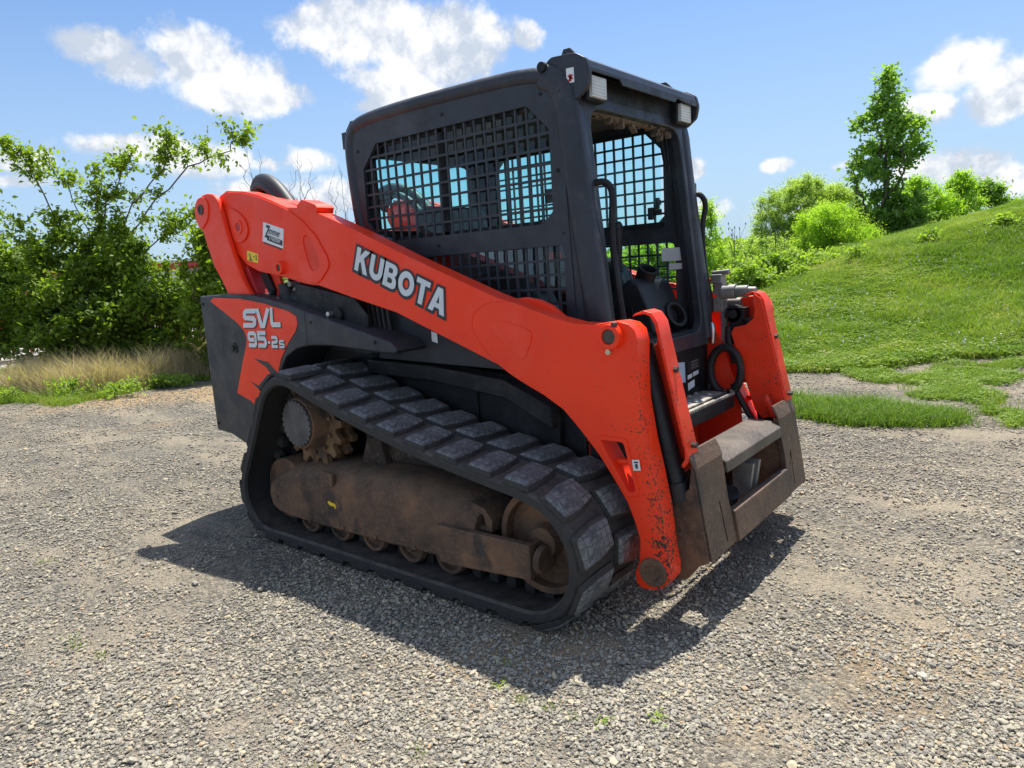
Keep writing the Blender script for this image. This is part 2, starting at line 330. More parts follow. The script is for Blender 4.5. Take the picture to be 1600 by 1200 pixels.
# ------------------------------------------------------------------ mesh helpers
class MB:
    def __init__(s): s.v = []; s.f = []; s.m = []
    def add(s, vs, fs, mi=0):
        o = len(s.v); s.v += [tuple(p) for p in vs]; s.f += [tuple(o+i for i in f) for f in fs]; s.m += [mi]*len(fs); return s
    def box(s, c, size, rot=None, mi=0):
        c = Vector(c); hx, hy, hz = [k/2 for k in size]
        ps = [Vector((x, y, z)) for x in (-hx, hx) for y in (-hy, hy) for z in (-hz, hz)]
        if rot is not None: ps = [rot @ p for p in ps]
        return s.add([c+p for p in ps], [(0, 1, 3, 2), (4, 6, 7, 5), (0, 4, 5, 1), (2, 3, 7, 6), (0, 2, 6, 4), (1, 5, 7, 3)], mi)
    def prism(s, poly, a, b, axis='y', holes=(), mi=0, shear=None):
        loops = [list(poly)]+[list(h) for h in holes]
        flat = [p for l in loops for p in l]
        tris = tessellate_polygon([[Vector((p[0], p[1], 0)) for p in l] for l in loops])
        def P(p, t):
            if axis == 'y': q = (p[0], t, p[1])
            elif axis == 'x': q = (t, p[0], p[1])
            else: q = (p[0], p[1], t)
            return shear(q) if shear else q
        n = len(flat); vs = [P(p, a) for p in flat]+[P(p, b) for p in flat]
        if not holes: caps = [tuple(range(n))]
        elif len(holes) == 1:       # two faces bridging the outline and the hole, no slivers
            k0 = len(loops[0]); O_ = [Vector(p[:2]) for p in loops[0]]; H_ = [Vector(p[:2]) for p in loops[1]]; kh = len(H_)
            ar = lambda q: sum(q[i].x*q[(i+1) % len(q)].y-q[(i+1) % len(q)].x*q[i].y for i in range(len(q)))
            same = ar(O_)*ar(H_) > 0
            tall = (max(q.y for q in H_)-min(q.y for q in H_)) > (max(q.x for q in H_)-min(q.x for q in H_)); ext = sorted(range(kh), key=lambda i: (H_[i].y+H_[i].x*.01) if tall else (H_[i].x+H_[i].y*.01)); ha, hb = ext[0], ext[-1]
            oa = min(range(k0), key=lambda i: (O_[i]-H_[ha]).length); ob_ = min((i for i in range(k0) if i != oa), key=lambda i: (O_[i]-H_[hb]).length)
            def run(a_, b_, k, st): 
                r_ = [a_]
                while r_[-1] != b_: r_.append((r_[-1]+st) % k)
                return r_
            st = -1 if same else 1
            f1 = run(oa, ob_, k0, 1)+[k0+i for i in run(hb, ha, kh, st)]; f2 = run(ob_, oa, k0, 1)+[k0+i for i in run(ha, hb, kh, st)]; caps = [tuple(f1), tuple(f2)]
        else: caps = [tuple(t) for t in tris]
        fs = caps+[tuple(i+n for i in reversed(t)) for t in caps]
        o = 0
        for l in loops:
            k = len(l)
            fs += [(o+i, o+(i+1) % k, n+o+(i+1) % k, n+o+i) for i in range(k)]; o += k
        return s.add(vs, fs, mi)
    def cyl(s, p0, p1, r0, r1=None, seg=24, mi=0, hole=0):
        r1 = r0 if r1 is None else r1
        p0, p1 = Vector(p0), Vector(p1); d = (p1-p0).normalized(); a = d.orthogonal().normalized(); b = d.cross(a)
        ring = lambda p, r: [p+a*r*math.cos(6.28318*i/seg)+b*r*math.sin(6.28318*i/seg) for i in range(seg)]
        if hole:
            vs = ring(p0, r0)+ring(p1, r1)+ring(p1, hole)+ring(p0, hole)
            fs = [(k*seg+i, k*seg+(i+1) % seg, ((k+1) % 4)*seg+(i+1) % seg, ((k+1) % 4)*seg+i) for k in range(4) for i in range(seg)]
            return s.add(vs, fs, mi)
        vs = ring(p0, r0)+ring(p1, r1)
        return s.add(vs, [(i, (i+1) % seg, seg+(i+1) % seg, seg+i) for i in range(seg)]+[tuple(range(seg))[::-1], tuple(range(seg, 2*seg))], mi)
    def tube(s, path, r, seg=10, mi=0, smooth=2, flat=None):
        P = [Vector(p) for p in path]
        for _ in range(smooth):
            Q = [P[0]]
            for i in range(len(P)-1): Q += [P[i]*.75+P[i+1]*.25, P[i]*.25+P[i+1]*.75]
            P = Q+[P[-1]]
        rs = r if isinstance(r, (list, tuple)) else [r]*2
        n = len(P); nrm = None; vs = []
        for i, p in enumerate(P):
            t = (P[min(i+1, n-1)]-P[max(i-1, 0)]).normalized()
            nrm = t.orthogonal().normalized() if nrm is None else (nrm-t*nrm.dot(t)).normalized()
            b = t.cross(nrm); rr = rs[0]+(rs[1]-rs[0])*i/(n-1)
            for k in range(seg):
                a = 6.28318*k/seg; vs.append(p+nrm*rr*math.cos(a)+b*rr*math.sin(a))
        fs = [(i*seg+k, i*seg+(k+1) % seg, (i+1)*seg+(k+1) % seg, (i+1)*seg+k) for i in range(n-1) for k in range(seg)]
        fs += [tuple(range(seg))[::-1], tuple((n-1)*seg+k for k in range(seg))]
        return s.add(vs, fs, mi)
    def build(s, name, mats, parent=None, bevel=0, seg=2, label=None, kind=None, sharp=38):
        me = bpy.data.meshes.new(name); me.from_pydata(s.v, [], s.f)
        for m in (mats if isinstance(mats, (list, tuple)) else [mats]): me.materials.append(m)
        me.polygons.foreach_set('material_index', s.m)
        bm = bmesh.new(); bm.from_mesh(me); bmesh.ops.recalc_face_normals(bm, faces=bm.faces[:]); bm.to_mesh(me); bm.free()
        me.polygons.foreach_set('use_smooth', [True]*len(me.polygons))
        if not bevel: me.set_sharp_from_angle(angle=R(sharp))
        o = bpy.data.objects.new(name, me); COL.objects.link(o)
        if bevel:
            b = o.modifiers.new('bevel', 'BEVEL'); b.width = bevel; b.segments = seg; b.limit_method = 'ANGLE'; b.angle_limit = R(35); b.harden_normals = True
        if parent is not None: o.parent = parent
        if label: o['label'] = label
        if kind: o['kind'] = kind
        return o
def tag(o, label, cat=None, group=None, kind=None):
    o['label'] = label
    if cat: o['category'] = cat
    if group: o['group'] = group
    if kind: o['kind'] = kind
    return o
def empty(name, loc=(0, 0, 0)):
    o = bpy.data.objects.new(name, None); COL.objects.link(o); o.location = loc; o.empty_display_size = .2; return o
def rounded(pts, r, n=4):
    """round the corners of a 2D polygon"""
    out = []; k = len(pts)
    for i in range(k):
        p0, p, p1 = Vector(pts[i-1]), Vector(pts[i]), Vector(pts[(i+1) % k])
        a, b = p0-p, p1-p; rr = min(r, a.length*.45, b.length*.45); A = p+a.normalized()*rr; B = p+b.normalized()*rr
        for j in range(n+1):
            t = j/n; q = A*(1-t)**2+p*2*t*(1-t)+B*t*t; out.append((q.x, q.y))
    return out
def smoothpoly(pts, it=1):
    for _ in range(it):
        k = len(pts); out = []
        for i in range(k):
            a, b = pts[i], pts[(i+1) % k]
            out += [(a[0]*.8+b[0]*.2, a[1]*.8+b[1]*.2), (a[0]*.2+b[0]*.8, a[1]*.2+b[1]*.8)]
        pts = out
    return pts
def shrink(pts, d):
    c = Vector((sum(p[0] for p in pts)/len(pts), sum(p[1] for p in pts)/len(pts)))
    return [tuple(c+(Vector(p)-c)*(1-d/max(.001, (Vector(p)-c).length))) for p in pts]
def text_obj(name, txt, origin, xdir, updir, height, width, m, parent, bold=0., depth=.001, shear=0., spacing=1.0):
    cu_ = bpy.data.curves.new(name, 'FONT'); cu_.body = txt; cu_.offset = bold; cu_.extrude = 0; cu_.shear = shear; cu_.space_character = spacing; cu_.resolution_u = 4
    tmp = bpy.data.objects.new('tmp', cu_); COL.objects.link(tmp); dg = bpy.context.evaluated_depsgraph_get()
    me = bpy.data.meshes.new_from_object(tmp.evaluated_get(dg)); bpy.data.objects.remove(tmp); bpy.data.curves.remove(cu_)
    n = len(me.vertices); co = np.empty(n*3, np.float32); me.vertices.foreach_get('co', co); co = co.reshape(-1, 3)
    lo, hi = co[:, :2].min(0), co[:, :2].max(0); s = (co[:, :2]-lo)/(hi-lo)
    X = Vector(xdir).normalized(); U = Vector(updir).normalized(); Z = X.cross(U)
    P = np.array(origin)+np.outer(s[:, 0]*width, X)+np.outer(s[:, 1]*height, U)+np.array(Z)*depth
    me.vertices.foreach_set('co', P.astype(np.float32).ravel()); me.materials.clear(); me.materials.append(m); me.name = name; me.update()
    o = bpy.data.objects.new(name, me); COL.objects.link(o); o.parent = parent
    return o

# ------------------------------------------------------------------ ground sheets
def grid_mesh(name, us, vs, fn, m):
    U, V = np.meshgrid(us, vs, indexing='ij'); P = fn(U, V); n, k = U.shape
    idx = np.arange(n*k).reshape(n, k); f = np.stack([idx[:-1, :-1], idx[1:, :-1], idx[1:, 1:], idx[:-1, 1:]], -1).reshape(-1, 4)
    me = bpy.data.meshes.new(name); me.vertices.add(n*k); me.vertices.foreach_set('co', P.reshape(-1).astype(np.float32))
    me.loops.add(f.size); me.loops.foreach_set('vertex_index', f.ravel()); me.polygons.add(len(f)); me.polygons.foreach_set('loop_start', np.arange(0, f.size, 4)); 
    me.polygons.foreach_set('use_smooth', np.ones(len(f), bool)); me.update(calc_edges=True); me.validate()
    me.materials.append(m); o = bpy.data.objects.new(name, me); COL.objects.link(o); return o
def spaced(a, b, s0, g, lim):
    out = [a]; s = s0
    while out[-1] < b: out.append(out[-1]+s); s = min(s*g, lim)
    return np.array(out)
# gravel
gm, t, b, o = mat('gravel'); v = N(t, 'ShaderNodeNewGeometry').outputs['Position']
def vor(scale, feat='F1', out='Color', rnd=1.0):
    n = N(t, 'ShaderNodeTexVoronoi', feature=feat); n.inputs['Scale'].default_value = scale; n.inputs['Randomness'].default_value = rnd
    wv = N(t, 'ShaderNodeVectorMath', operation='MULTIPLY_ADD'); nn = N(t, 'ShaderNodeTexNoise'); nn.inputs['Scale'].default_value = scale*.8; L(t, v, nn.inputs[0]); L(t, nn.outputs['Color'], wv.inputs[0]); wv.inputs[1].default_value = (.5/scale,)*3; L(t, v, wv.inputs[2])
    L(t, wv.outputs[0], n.inputs['Vector']); return n.outputs[out]
sepc = N(t, 'ShaderNodeSeparateColor'); L(t, vor(75), sepc.inputs[0])
c = ramp(t, sepc.outputs[0], [(0, (.13, .12, .10)), (1., (.50, .45, .34)), (.35, (.24, .222, .182)), (.7, (.34, .305, .24)), (.9, (.42, .35, .245))], 'CONSTANT')
sep2 = N(t, 'ShaderNodeSeparateColor'); L(t, vor(190), sep2.inputs[0])
c2 = ramp(t, sep2.outputs[0], [(0, (.22, .20, .165)), (1., (.44, .39, .295))])
mpb = N(t, 'ShaderNodeMapping'); L(t, v, mpb.inputs[0]); mpb.inputs['Rotation'].default_value = (0, 0, -.35); mpb.inputs['Scale'].default_value = (.45, 1.7, 1)
big = tnoise(t, mpb.outputs[0], 1.1, 7, .64); fines = tmr(t, big, .44, .60)
c = mixc_(t, fines, c, mixc_(t, .5, c2, (.43, .355, .25)))
och = tmr(t, tnoise(t, v, .55, 5, .6), .60, .72); c = mixc_(t, tm(t, 'MULTIPLY', och, .55), c, (.42, .28, .14))
c = mixc_(t, tm(t, 'MULTIPLY', tmr(t, tnoise(t, v, 3, 5, .65), .35, .7), .35), c, (.13, .125, .12))
sandattr = N(t, 'ShaderNodeAttribute'); sandattr.attribute_name = 'sand'; c = mixc_(t, sandattr.outputs['Fac'], c, mixc_(t, sep2.outputs[0], (.40, .27, .14), (.52, .38, .22)))
sx = N(t, 'ShaderNodeSeparateXYZ'); L(t, v, sx.inputs[0]); c = mixc_(t, tm(t, 'MULTIPLY', tm(t, 'MULTIPLY', tmr(t, sx.outputs[0], 1.6, 3.2), tmr(t, tnoise(t, v, .8, 5), .3, .6)), .45), c, (.50, .41, .28))
L(t, c, b.inputs['Base Color']); b.inputs['Roughness'].default_value = .95; b.inputs['Specular IOR Level'].default_value = .1
h = tm(t, 'SUBTRACT', tm(t, 'MULTIPLY', sepc.outputs[1], .6), vor(75, 'F1', 'Distance'))
h = tm(t, 'ADD', h, tm(t, 'MULTIPLY', vor(190, 'F1', 'Distance'), -.5)); h = tm(t, 'ADD', h, tm(t, 'MULTIPLY', vor(28, 'F1', 'Distance'), -.8))
bump(t, b, h, 1.0, .014)
GRAVEL = gm
def gfun(D, A):     # polar sheet about the yard edge point, denser close by
    S = A*np.maximum(D, 0+.8)
    P = xy(D, S); x, y = P[..., 0], P[..., 1]; return np.stack([x, y, height(x, y)-np.where(D > 55, .03, 0)], -1)
ds = np.concatenate([[-4], spaced(-1.0, 700, .035, 1.012, 40)])
asx = np.concatenate([np.linspace(-6, -1.8, 14)[:-1], np.linspace(-1.8, 1.8, 330), np.linspace(1.8, 6, 14)[1:]])
def gfun2(D, A):
    S = A*(2.2+np.maximum(D, 0)*.62); P = xy(D, S); x, y = P[..., 0], P[..., 1]; return np.stack([x, y, height(x, y)], -1)
ground = grid_mesh('ground', ds, asx, gfun2, GRAVEL)
tag(ground, 'grey limestone gravel yard with tan fines and tracks', kind='structure')
nv = len(ground.data.vertices); co = np.empty(nv*3, np.float32); ground.data.vertices.foreach_get('co', co); co = co.reshape(-1, 3)
D_, S_ = DS(co); wob = (fbm(co[:, 0]*1.5, co[:, 1]*1.5, 11)-.47)
sand = np.exp(-((D_-(8.75+.25*(S_+5.3))+wob*1.0)/.55)**2)*sstep(-6.2, -5.2, S_)*sstep(-2.2, -3.0, S_)*1.1
sand += .95*np.exp(-((D_-2.25)/.16)**2-((S_+.05)/.30)**2)*sstep(.30, .5, fbm(co[:, 0]*6, co[:, 1]*6, 4)+.1)
a = ground.data.attributes.new('sand', 'FLOAT', 'POINT'); a.data.foreach_set('value', np.clip(sand, 0, 1).astype(np.float32))

# grass-covered mound (own sheet a few mm over the yard), soil and thatch under the blades
sm, t, b, o = mat('turf_soil'); v = N(t, 'ShaderNodeNewGeometry').outputs['Position']
n = tnoise(t, v, 3, 7, .65); c = ramp(t, n, [(.25, (.10, .13, .035)), (.75, (.30, .26, .14)), (.5, (.16, .19, .055))])
c = mixc_(t, tmr(t, tnoise(t, v, 45, 5), .4, .7), c, (.11, .16, .035)); c = mixc_(t, tmr(t, tnoise(t, v, .8, 4), .62, .7), c, (.34, .27, .17))
L(t, c, b.inputs['Base Color']); b.inputs['Roughness'].default_value = .95; bump(t, b, tnoise(t, v, 60, 5), .8, .02)
SOIL = sm
def turf_mask(x, y):
    """1 where turf grows (right mound and its fringe), 0 on gravel"""
    D, S = DS(np.stack([x, y], -1)); w = (fbm(x*1.2, y*1.2, 21)-.47)*.8
    toe = 7.35+.6*np.clip(3.1-S, 0, 1)
    m = sstep(-.15, .25, D-toe+w)*sstep(.9, 1.6, S+w*.3)
    return m
def mfun(D, A):
    S = 0.8+A*(3.5+.85*D); P = xy(D, S); x, y = P[..., 0], P[..., 1]
    m = turf_mask(x, y); return np.stack([x, y, height(x, y)+np.where(m > .5, .006, -.05)], -1)
mound = grid_mesh('grass_mound', spaced(6.6, 75, .06, 1.012, 2), np.linspace(0, 1, 200), mfun, SOIL)
tag(mound, 'grassy bank rising to the right behind the loader', kind='structure')
def verge_edge(S): return 8.75+1.6*np.clip(S+5.6, 0, 2.8)+.45*np.clip(-S-5.7, 0, 3)
def vfun(D, A):
    S = -26+A*(26-2.2); P = xy(D, S); x, y = P[..., 0], P[..., 1]; w = (fbm(x*1.4, y*1.4, 31)-.47)*1.3
    e = verge_edge(S); m = sstep(-.1, .1, D-e+w)*(D < 13.2+w); return np.stack([x, y, height(x, y)+np.where(m > .5, .007, -.06)], -1)
verge = grid_mesh('grass_verge', np.linspace(7.2, 14, 90), np.linspace(0, 1, 400)**.6, vfun, SOIL)
tag(verge, 'weedy verge along the left edge of the yard', kind='structure')

# =================================================================== TRACK LOADER (x forward, -y near side)
TL = empty('track_loader')
tag(TL, 'orange and charcoal compact track loader with caged cab and rubber tracks, standing on gravel', 'track loader')

def arcpts(cx, cz, r, a0, a1, n=8): return [(cx+r*math.cos(R(a0+(a1-a0)*i/n)), cz+r*math.sin(R(a0+(a1-a0)*i/n))) for i in range(n+1)]

# ---- chassis and hood
ch = MB()
ch.prism([(-.92, .32), (1.22, .25), (1.36, .30), (1.36, .62), (1.30, .78), (1.20, .78), (1.0, .86), (.25, .93), (-.92, 1.0)], -.50, .50)
ch.build('chassis', BLACK, TL, .012)
for s in (-1, 1):
    m = MB(); m.prism([(.10, .925), (.55, .905), (1.0, .86), (1.245, .755), (1.245, .66), (1.0, .775), (.55, .83), (.10, .85)], s*.503, s*.575)
    m.build('side_ledge', BLACK, TL, .01)
    m = MB(); m.box((1.235, s*.52, .52), (.035, .03, .40)); m.build('side_rib', BLACK, TL, .004); m = MB(); m.box((.78, s*.506, .57), (.006, .012, .45)); m.build('side_rib', BLACK, TL, .001)
m = MB(); m.prism([(-1.08, .50), (.12, .95), (.12, 1.22), (-.2, 1.24), (-1.08, 1.30)], -.498, .498); m.build('engine_cover', CHAR, TL, .02)
m = MB(); m.box((-1.125, 0, .90), (.06, 1.0, .74)); m.build('rear_door', CHAR, TL, .015)
# orange bow of the chassis between the arms
m = MB(); m.box((1.385, 0, .43), (.045, .98, .34)); m.box((1.37, 0, .61), (.10, .98, .02)); ob = m.build('front_bulkhead', ORANGE2, TL, .008)
m = MB(); m.box((1.425, .265, .46), (.034, .05, .28)); m.build('rib', ORANGE, ob, .005)
for s in (-1, 1):
    m = MB(); m.prism([(1.0 if s > 0 else 1.4, .30), (1.50, .26), (1.63, .40), (1.62, .62), (1.53, .90), (1.42, 1.08), (1.0 if s > 0 else 1.38, 1.10)], s*.515, s*.527); m.build('inner_wall', ORANGE2 if s > 0 else BLACK, TL, .003)

# ---- tail panels with the model decal
BODY = [(-1.15, 1.287), (-.83, 1.292), (-.62, 1.283), (-.484, 1.263), (-.256, 1.218), (-.124, 1.183), (.183, 1.112), (.506, 1.037), (.545, 1.0), (.53, .985), (.455, .985), (.228, 1.000), (.067, 1.012), (-.128, 1.010), (-.232, .990), (-.327, .945), (-.40, .86), (-.47, .72), (-.62, .45), (-.75, .42), (-.861, .425), (-.985, .465), (-1.15, .475)]
DECAL = [(-1.025, 1.255), (-.99, 1.275), (-.705, 1.262), (-.476, 1.232), (-.260, 1.188), (-.192, 1.160), (-.190, 1.12), (-.212, 1.085), (-.281, 1.030), (-.37, .94), (-.415, .86), (-.523, .70), (-.60, .58), (-.722, .66), (-.858, .725), (-.80, .83), (-.756, .909), (-.70, 1.000), (-.685, 1.04), (-.700, 1.08), (-.759, 1.127), (-.894, 1.193)]
for s in (-1, 1):
    m = MB(); m.prism(BODY, s*.505, s*.76); p = m.build('tail_panel', CHAR, TL, .014, 3)
    m = MB(); m.prism(DECAL, s*.7605, s*.7625); d = m.build('model_decal', ORANGE, p)
    m = MB(); m.cyl((-.83, s*.758, .985), (-.83, s*.766, .985), .03, hole=.018); m.cyl((-.83, s*.75, .985), (-.83, s*.772, .985), .010); m.build('latch', BLACK, p)
    for pts in ([(-.63, .93), (-.50, .915), (-.42, .86), (-.44, .79), (-.475, .84), (-.52, .885)], [(-.70, .80), (-.56, .76), (-.52, .70), (-.60, .745)], [(-.86, .723), (-.72, .66), (-.60, .58), (-.61, .60), (-.72, .685)]):
        m = MB(); m.prism(pts, s*.763, s*.7637); m.build('decal_streak', CHAR, p)
    m = MB(); m.prism([(-.128, 1.02), (-.124, 1.02), (-.120, 1.178), (-.124, 1.180)], s*.7595, s*.7608); m.build('panel_seam', BLACK, p)
    for (bx, bz) in ((-1.12, 1.24), (-1.12, .52), (-.08, 1.13), (.40, 1.035)):
        m = MB(); m.cyl((bx, s*.758, bz), (bx, s*.766, bz), .009, .008, 6); m.build('bolt', BLACK, p)
    if s == -1:
        Z = -.763
        def stroke(pts, wd):
            P_ = [Vector(q) for q in pts]; Lf, Rt = [], []
            for i, q in enumerate(P_):
                d0 = (q-P_[i-1]).normalized() if i else None; d1 = (P_[i+1]-q).normalized() if i < len(P_)-1 else None
                a_ = d0 or d1; b2 = d1 or d0; nn = (Vector((-a_.y, a_.x))+Vector((-b2.y, b2.x))).normalized(); k_ = wd/2/max(.5, nn.dot(Vector((-a_.y, a_.x))))
                Lf.append(q+nn*k_); Rt.append(q-nn*k_)
            return [tuple(q) for q in Lf], [tuple(q) for q in Rt]
        GL = {'S': [(.98, .89), (.22, .89), (.11, .80), (.11, .60), (.20, .52), (.80, .48), (.89, .40), (.89, .20), (.78, .11), (0, .11)],
              'V': [(.10, 1.0), (.40, .08), (.58, .08), (.98, 1.0)], 'L': [(.13, 1.0), (.13, .20), (.22, .11), (.98, .11)],
              '9': [(.05, .11), (.76, .11), (.87, .22), (.87, .80), (.76, .89), (.24, .89), (.13, .80), (.13, .56), (.24, .47), (.80, .47)],
              '5': [(.95, .89), (.14, .89), (.14, .55), (.76, .55), (.87, .45), (.87, .22), (.76, .11), (.03, .11)],
              '2': [(.05, .89), (.76, .89), (.87, .78), (.87, .60), (.76, .50), (.24, .46), (.13, .36), (.13, .11), (.95, .11)], '-': [(.1, .45), (.9, .45)]}
        for (ch_, ox, oz, w, h, sl_) in (('S', -.690, 1.104, .128, .100, .16), ('V', -.560, 1.105, .120, .100, .10), ('L', -.424, 1.107, .095, .102, .12), ('9', -.668, .995, .088, .086, .06), ('5', -.572, .995, .088, .088, .06), ('-', -.478, .995, .030, .062, 0), ('2', -.440, .995, .060, .062, .05), ('S', -.368, .995, .046, .042, .05)):
            lf, rt_ = stroke(GL[ch_], .26 if ch_ != '-' else .2)
            for (nm_, mt_, dx, dz, dy) in (('decal_lettering_shadow', INK, .005, -.006, .0012), ('decal_lettering', GREYW, 0, 0, .0024)):
                q = MB(); k_ = len(lf); vs = [(ox+dx+(u_+sl_*(v_-.5))*w, Z-dy, oz+dz+v_*h) for (u_, v_) in lf+rt_]
                q.add(vs, [(i, i+1, k_+i+1, k_+i) for i in range(k_-1)]); q.build(nm_, mt_, p)

# ---- loader arms
ARM = [(-.902, 1.815), (-.89, 1.838), (-.81, 1.858), (-.643, 1.836), (-.501, 1.799), (-.389, 1.760), (-.265, 1.712), (-.172, 1.702), (-.129, 1.704), (.10, 1.618), (.311, 1.534), (.614, 1.407), (1.020, 1.248), (1.11, 1.215), (1.20, 1.192), (1.266, 1.170), (1.372, 1.135), (1.469, 1.113), (1.550, 1.110), (1.604, 1.117), (1.650, 1.121), (1.690, 1.112), (1.715, 1.090), (1.726, 1.05), (1.722, .96), (1.724, .838), (1.747, .689), (1.768, .594), (1.795, .454), (1.806, .36), (1.812, .29), (1.826, .225), (1.822, .185), (1.795, .15), (1.755, .134), (1.71, .13), (1.685, .147), (1.682, .185), (1.700, .235), (1.705, .273), (1.707, .323), (1.686, .390), (1.659, .457), (1.609, .533), (1.549, .619), (1.496, .680), (1.442, .737), (1.394, .783), (1.306, .833), (1.214, .874), (1.142, .909), (1.085, .945), (.9, 1.015), (.580, 1.135), (.500, 1.165), (.2, 1.24), (-.062, 1.309), (-.125, 1.314), (-.178, 1.323), (-.375, 1.367), (-.587, 1.404), (-.694, 1.444), (-.795, 1.528), (-.845, 1.62), (-.880, 1.747)]
RECESS = rounded([(1.555, .682), (1.655, .682), (1.700, .50), (1.668, .492)], .012, 2)
TRI = smoothpoly([(1.050, 1.100), (1.062, 1.125), (1.13, 1.130), (1.240, 1.103), (1.272, 1.080), (1.268, 1.05), (1.237, .985), (1.215, .965), (1.19, .97), (1.11, 1.035)], 2)
SLOT = smoothpoly([(-.134, 1.560), (-.102, 1.562), (-.036, 1.455), (-.030, 1.405), (-.045, 1.388), (-.097, 1.380), (-.125, 1.433), (-.151, 1.530)], 2)
DBL = [(-.250, 1.700), (-.141, 1.637), (-.039, 1.553), (.035, 1.449), (.045, 1.41), (.031, 1.385), (-.03, 1.335), (-.07, 1.318), (-.125, 1.322), (-.375, 1.375), (-.587, 1.412), (-.694, 1.452), (-.79, 1.535), (-.84, 1.62), (-.872, 1.747), (-.892, 1.812), (-.80, 1.848), (-.643, 1.828), (-.501, 1.790), (-.389, 1.752)]
FDBL = smoothpoly([(1.124, 1.195), (1.032, 1.196), (.966, 1.160), (.948, 1.113), (.985, 1.045), (1.09, .955), (1.145, .922), (1.214, .885), (1.306, .845), (1.39, .795), (1.44, .75), (1.49, .70), (1.53, .66), (1.60, .75), (1.66, .9), (1.67, 1.03), (1.64, 1.09), (1.55, 1.098), (1.469, 1.103), (1.37, 1.125), (1.27, 1.160), (1.2, 1.18)], 1)
for s in (-1, 1):
    m = MB(); m.prism(ARM, s*.610, s*.700, holes=[RECESS]); arm = m.build('loader_arm', ORANGE, TL, .011, 3)
    # pressed seams and doubler plates
    m = MB(); m.prism(DBL, s*.7005, s*.7065, holes=[SLOT]); m.build('doubler_plate', ORANGE, arm, .003)
    m = MB(); m.prism(SLOT, s*.7003, s*.7015); m.build('slot_pocket', ORANGE2, arm)
    m = MB(); m.tube([(1.14, s*.7, 1.200), (1.085, s*.7, 1.203), (1.03, s*.7, 1.193), (.975, s*.7, 1.165), (.950, s*.7, 1.12), (.965, s*.7, 1.07), (1.01, s*.7, 1.01), (1.075, s*.7, .955)], .0022, 6); m.build('weld_seam', ORANGE2, arm)
    m = MB(); m.prism(shrink(TRI, .006), s*.7004, s*.7034); m.build('pressed_pad', ORANGE, arm, .0012)
    E_ = smoothpoly([(-.80, 1.765), (-.754, 1.757), (-.68, 1.72), (-.634, 1.682), (-.620, 1.63), (-.645, 1.587), (-.706, 1.564), (-.77, 1.578), (-.785, 1.62)], 1)
    m = MB(); m.prism(E_, s*.707, s*.716); m.build('pin_plate', ORANGE, arm, .003)
    # raised rim round the window near the arm foot
    m = MB(); m.prism(rounded([(1.535, .697), (1.668, .697), (1.716, .492), (1.655, .475)], .014, 2), s*.7005, s*.7055, holes=[RECESS]); m.build('recess_rim', ORANGE, arm, .002)
    m = MB(); m.cyl((1.60, s*.66, .595), (1.69, s*.66, .60), .012); m.build('recess_bar', ORANGE, arm)
    # pins and bosses
    for (x, z, ro, ri, mm) in ((1.627, 1.069, .046, .027, PIN), (-.348, 1.412, .035, .018, PIN)):
        m = MB(); m.cyl((x, s*.699, z), (x, s*.735, z), ro, ro*.97, 28, hole=ri); m.build('pin_boss', ORANGE, arm, .003)
        m = MB(); m.cyl((x, s*.68, z), (x, s*.728, z), ri, ri, 24); m.build('pin', mm, arm, .003)
    m = MB(); m.cyl((-.706, s*.71, 1.651), (-.706, s*.722, 1.651), .040, .038, 28, hole=.023); m.build('pin_boss', ORANGE, arm, .002)
    m = MB(); m.cyl((-.706, s*.70, 1.651), (-.706, s*.719, 1.651), .023); m.build('pin', REDP, arm)
    m = MB(); m.cyl((1.757, s*.698, .205), (1.757, s*.712, .205), .056, .052, 32, hole=.03); m.cyl((1.757, s*.69, .205), (1.757, s*.706, .205), .031, .031, 24); m.cyl((1.757, s*.69, .205), (1.757, s*.709, .205), .008); m.build('lower_pin', RUST, arm, .002)
    m = MB(); m.cyl((1.610, s*.70, 1.012), (1.610, s*.713, 1.012), .010); m.build('grease_fitting', BRASS, arm)
    m = MB(); m.cyl((1.648, s*.716, 1.112), (1.648, s*.735, 1.112), .011, .009, 6); m.build('bolt', PIN, arm)
    # top hump plate and rear box flange
    m = MB(); m.prism([(1.11, 1.205), (1.17, 1.212), (1.24, 1.20), (1.30, 1.175), (1.36, 1.13), (1.2, 1.10), (1.1, 1.15)], s*.585, s*.612); m.build('hump_plate', ORANGE, arm, .004)
    m = MB(); m.prism([(-.185, 1.680), (-.165, 1.715), (-.125, 1.735), (-.02, 1.700), (-.008, 1.685), (-.02, 1.650)], s*.60, s*.7012); m.build('top_ear', ORANGE, arm)
    m = MB(); m.prism([(-.78, 1.845), (-.5, 1.79), (-.2, 1.70), (-.2, 1.66), (-.5, 1.745), (-.78, 1.8)], s*.50, s*.606); m.build('top_flange', ORANGE, arm)
    # front guard channel with tilt cylinder behind it
    path = [(1.655, 1.138), (1.690, 1.150), (1.722, 1.140), (1.745, 1.108), (1.757, 1.05), (1.775, .97), (1.815, .79), (1.850, .635), (1.848, .60), (1.830, .575)]
    inner = [(1.643, 1.128), (1.690, 1.138), (1.715, 1.128), (1.733, 1.10), (1.745, 1.045), (1.763, .965), (1.803, .785), (1.838, .635), (1.837, .61), (1.822, .587)]
    m = MB(); m.prism(path+inner[::-1], s*.500, s*.588); g = m.build('cylinder_guard', ORANGE2, TL, .003)
    m = MB(); m.prism([(1.70, 1.140), (1.735, 1.115), (1.75, 1.05), (1.848, .625), (1.842, .585), (1.80, .545), (1.74, .53), (1.70, .57), (1.605, .88), (1.585, .95), (1.60, .978), (1.66, .99), (1.695, 1.02), (1.702, 1.07), (1.69, 1.11)], s*.492, s*.502); m.build('guard_cheek', ORANGE2, g, .004)
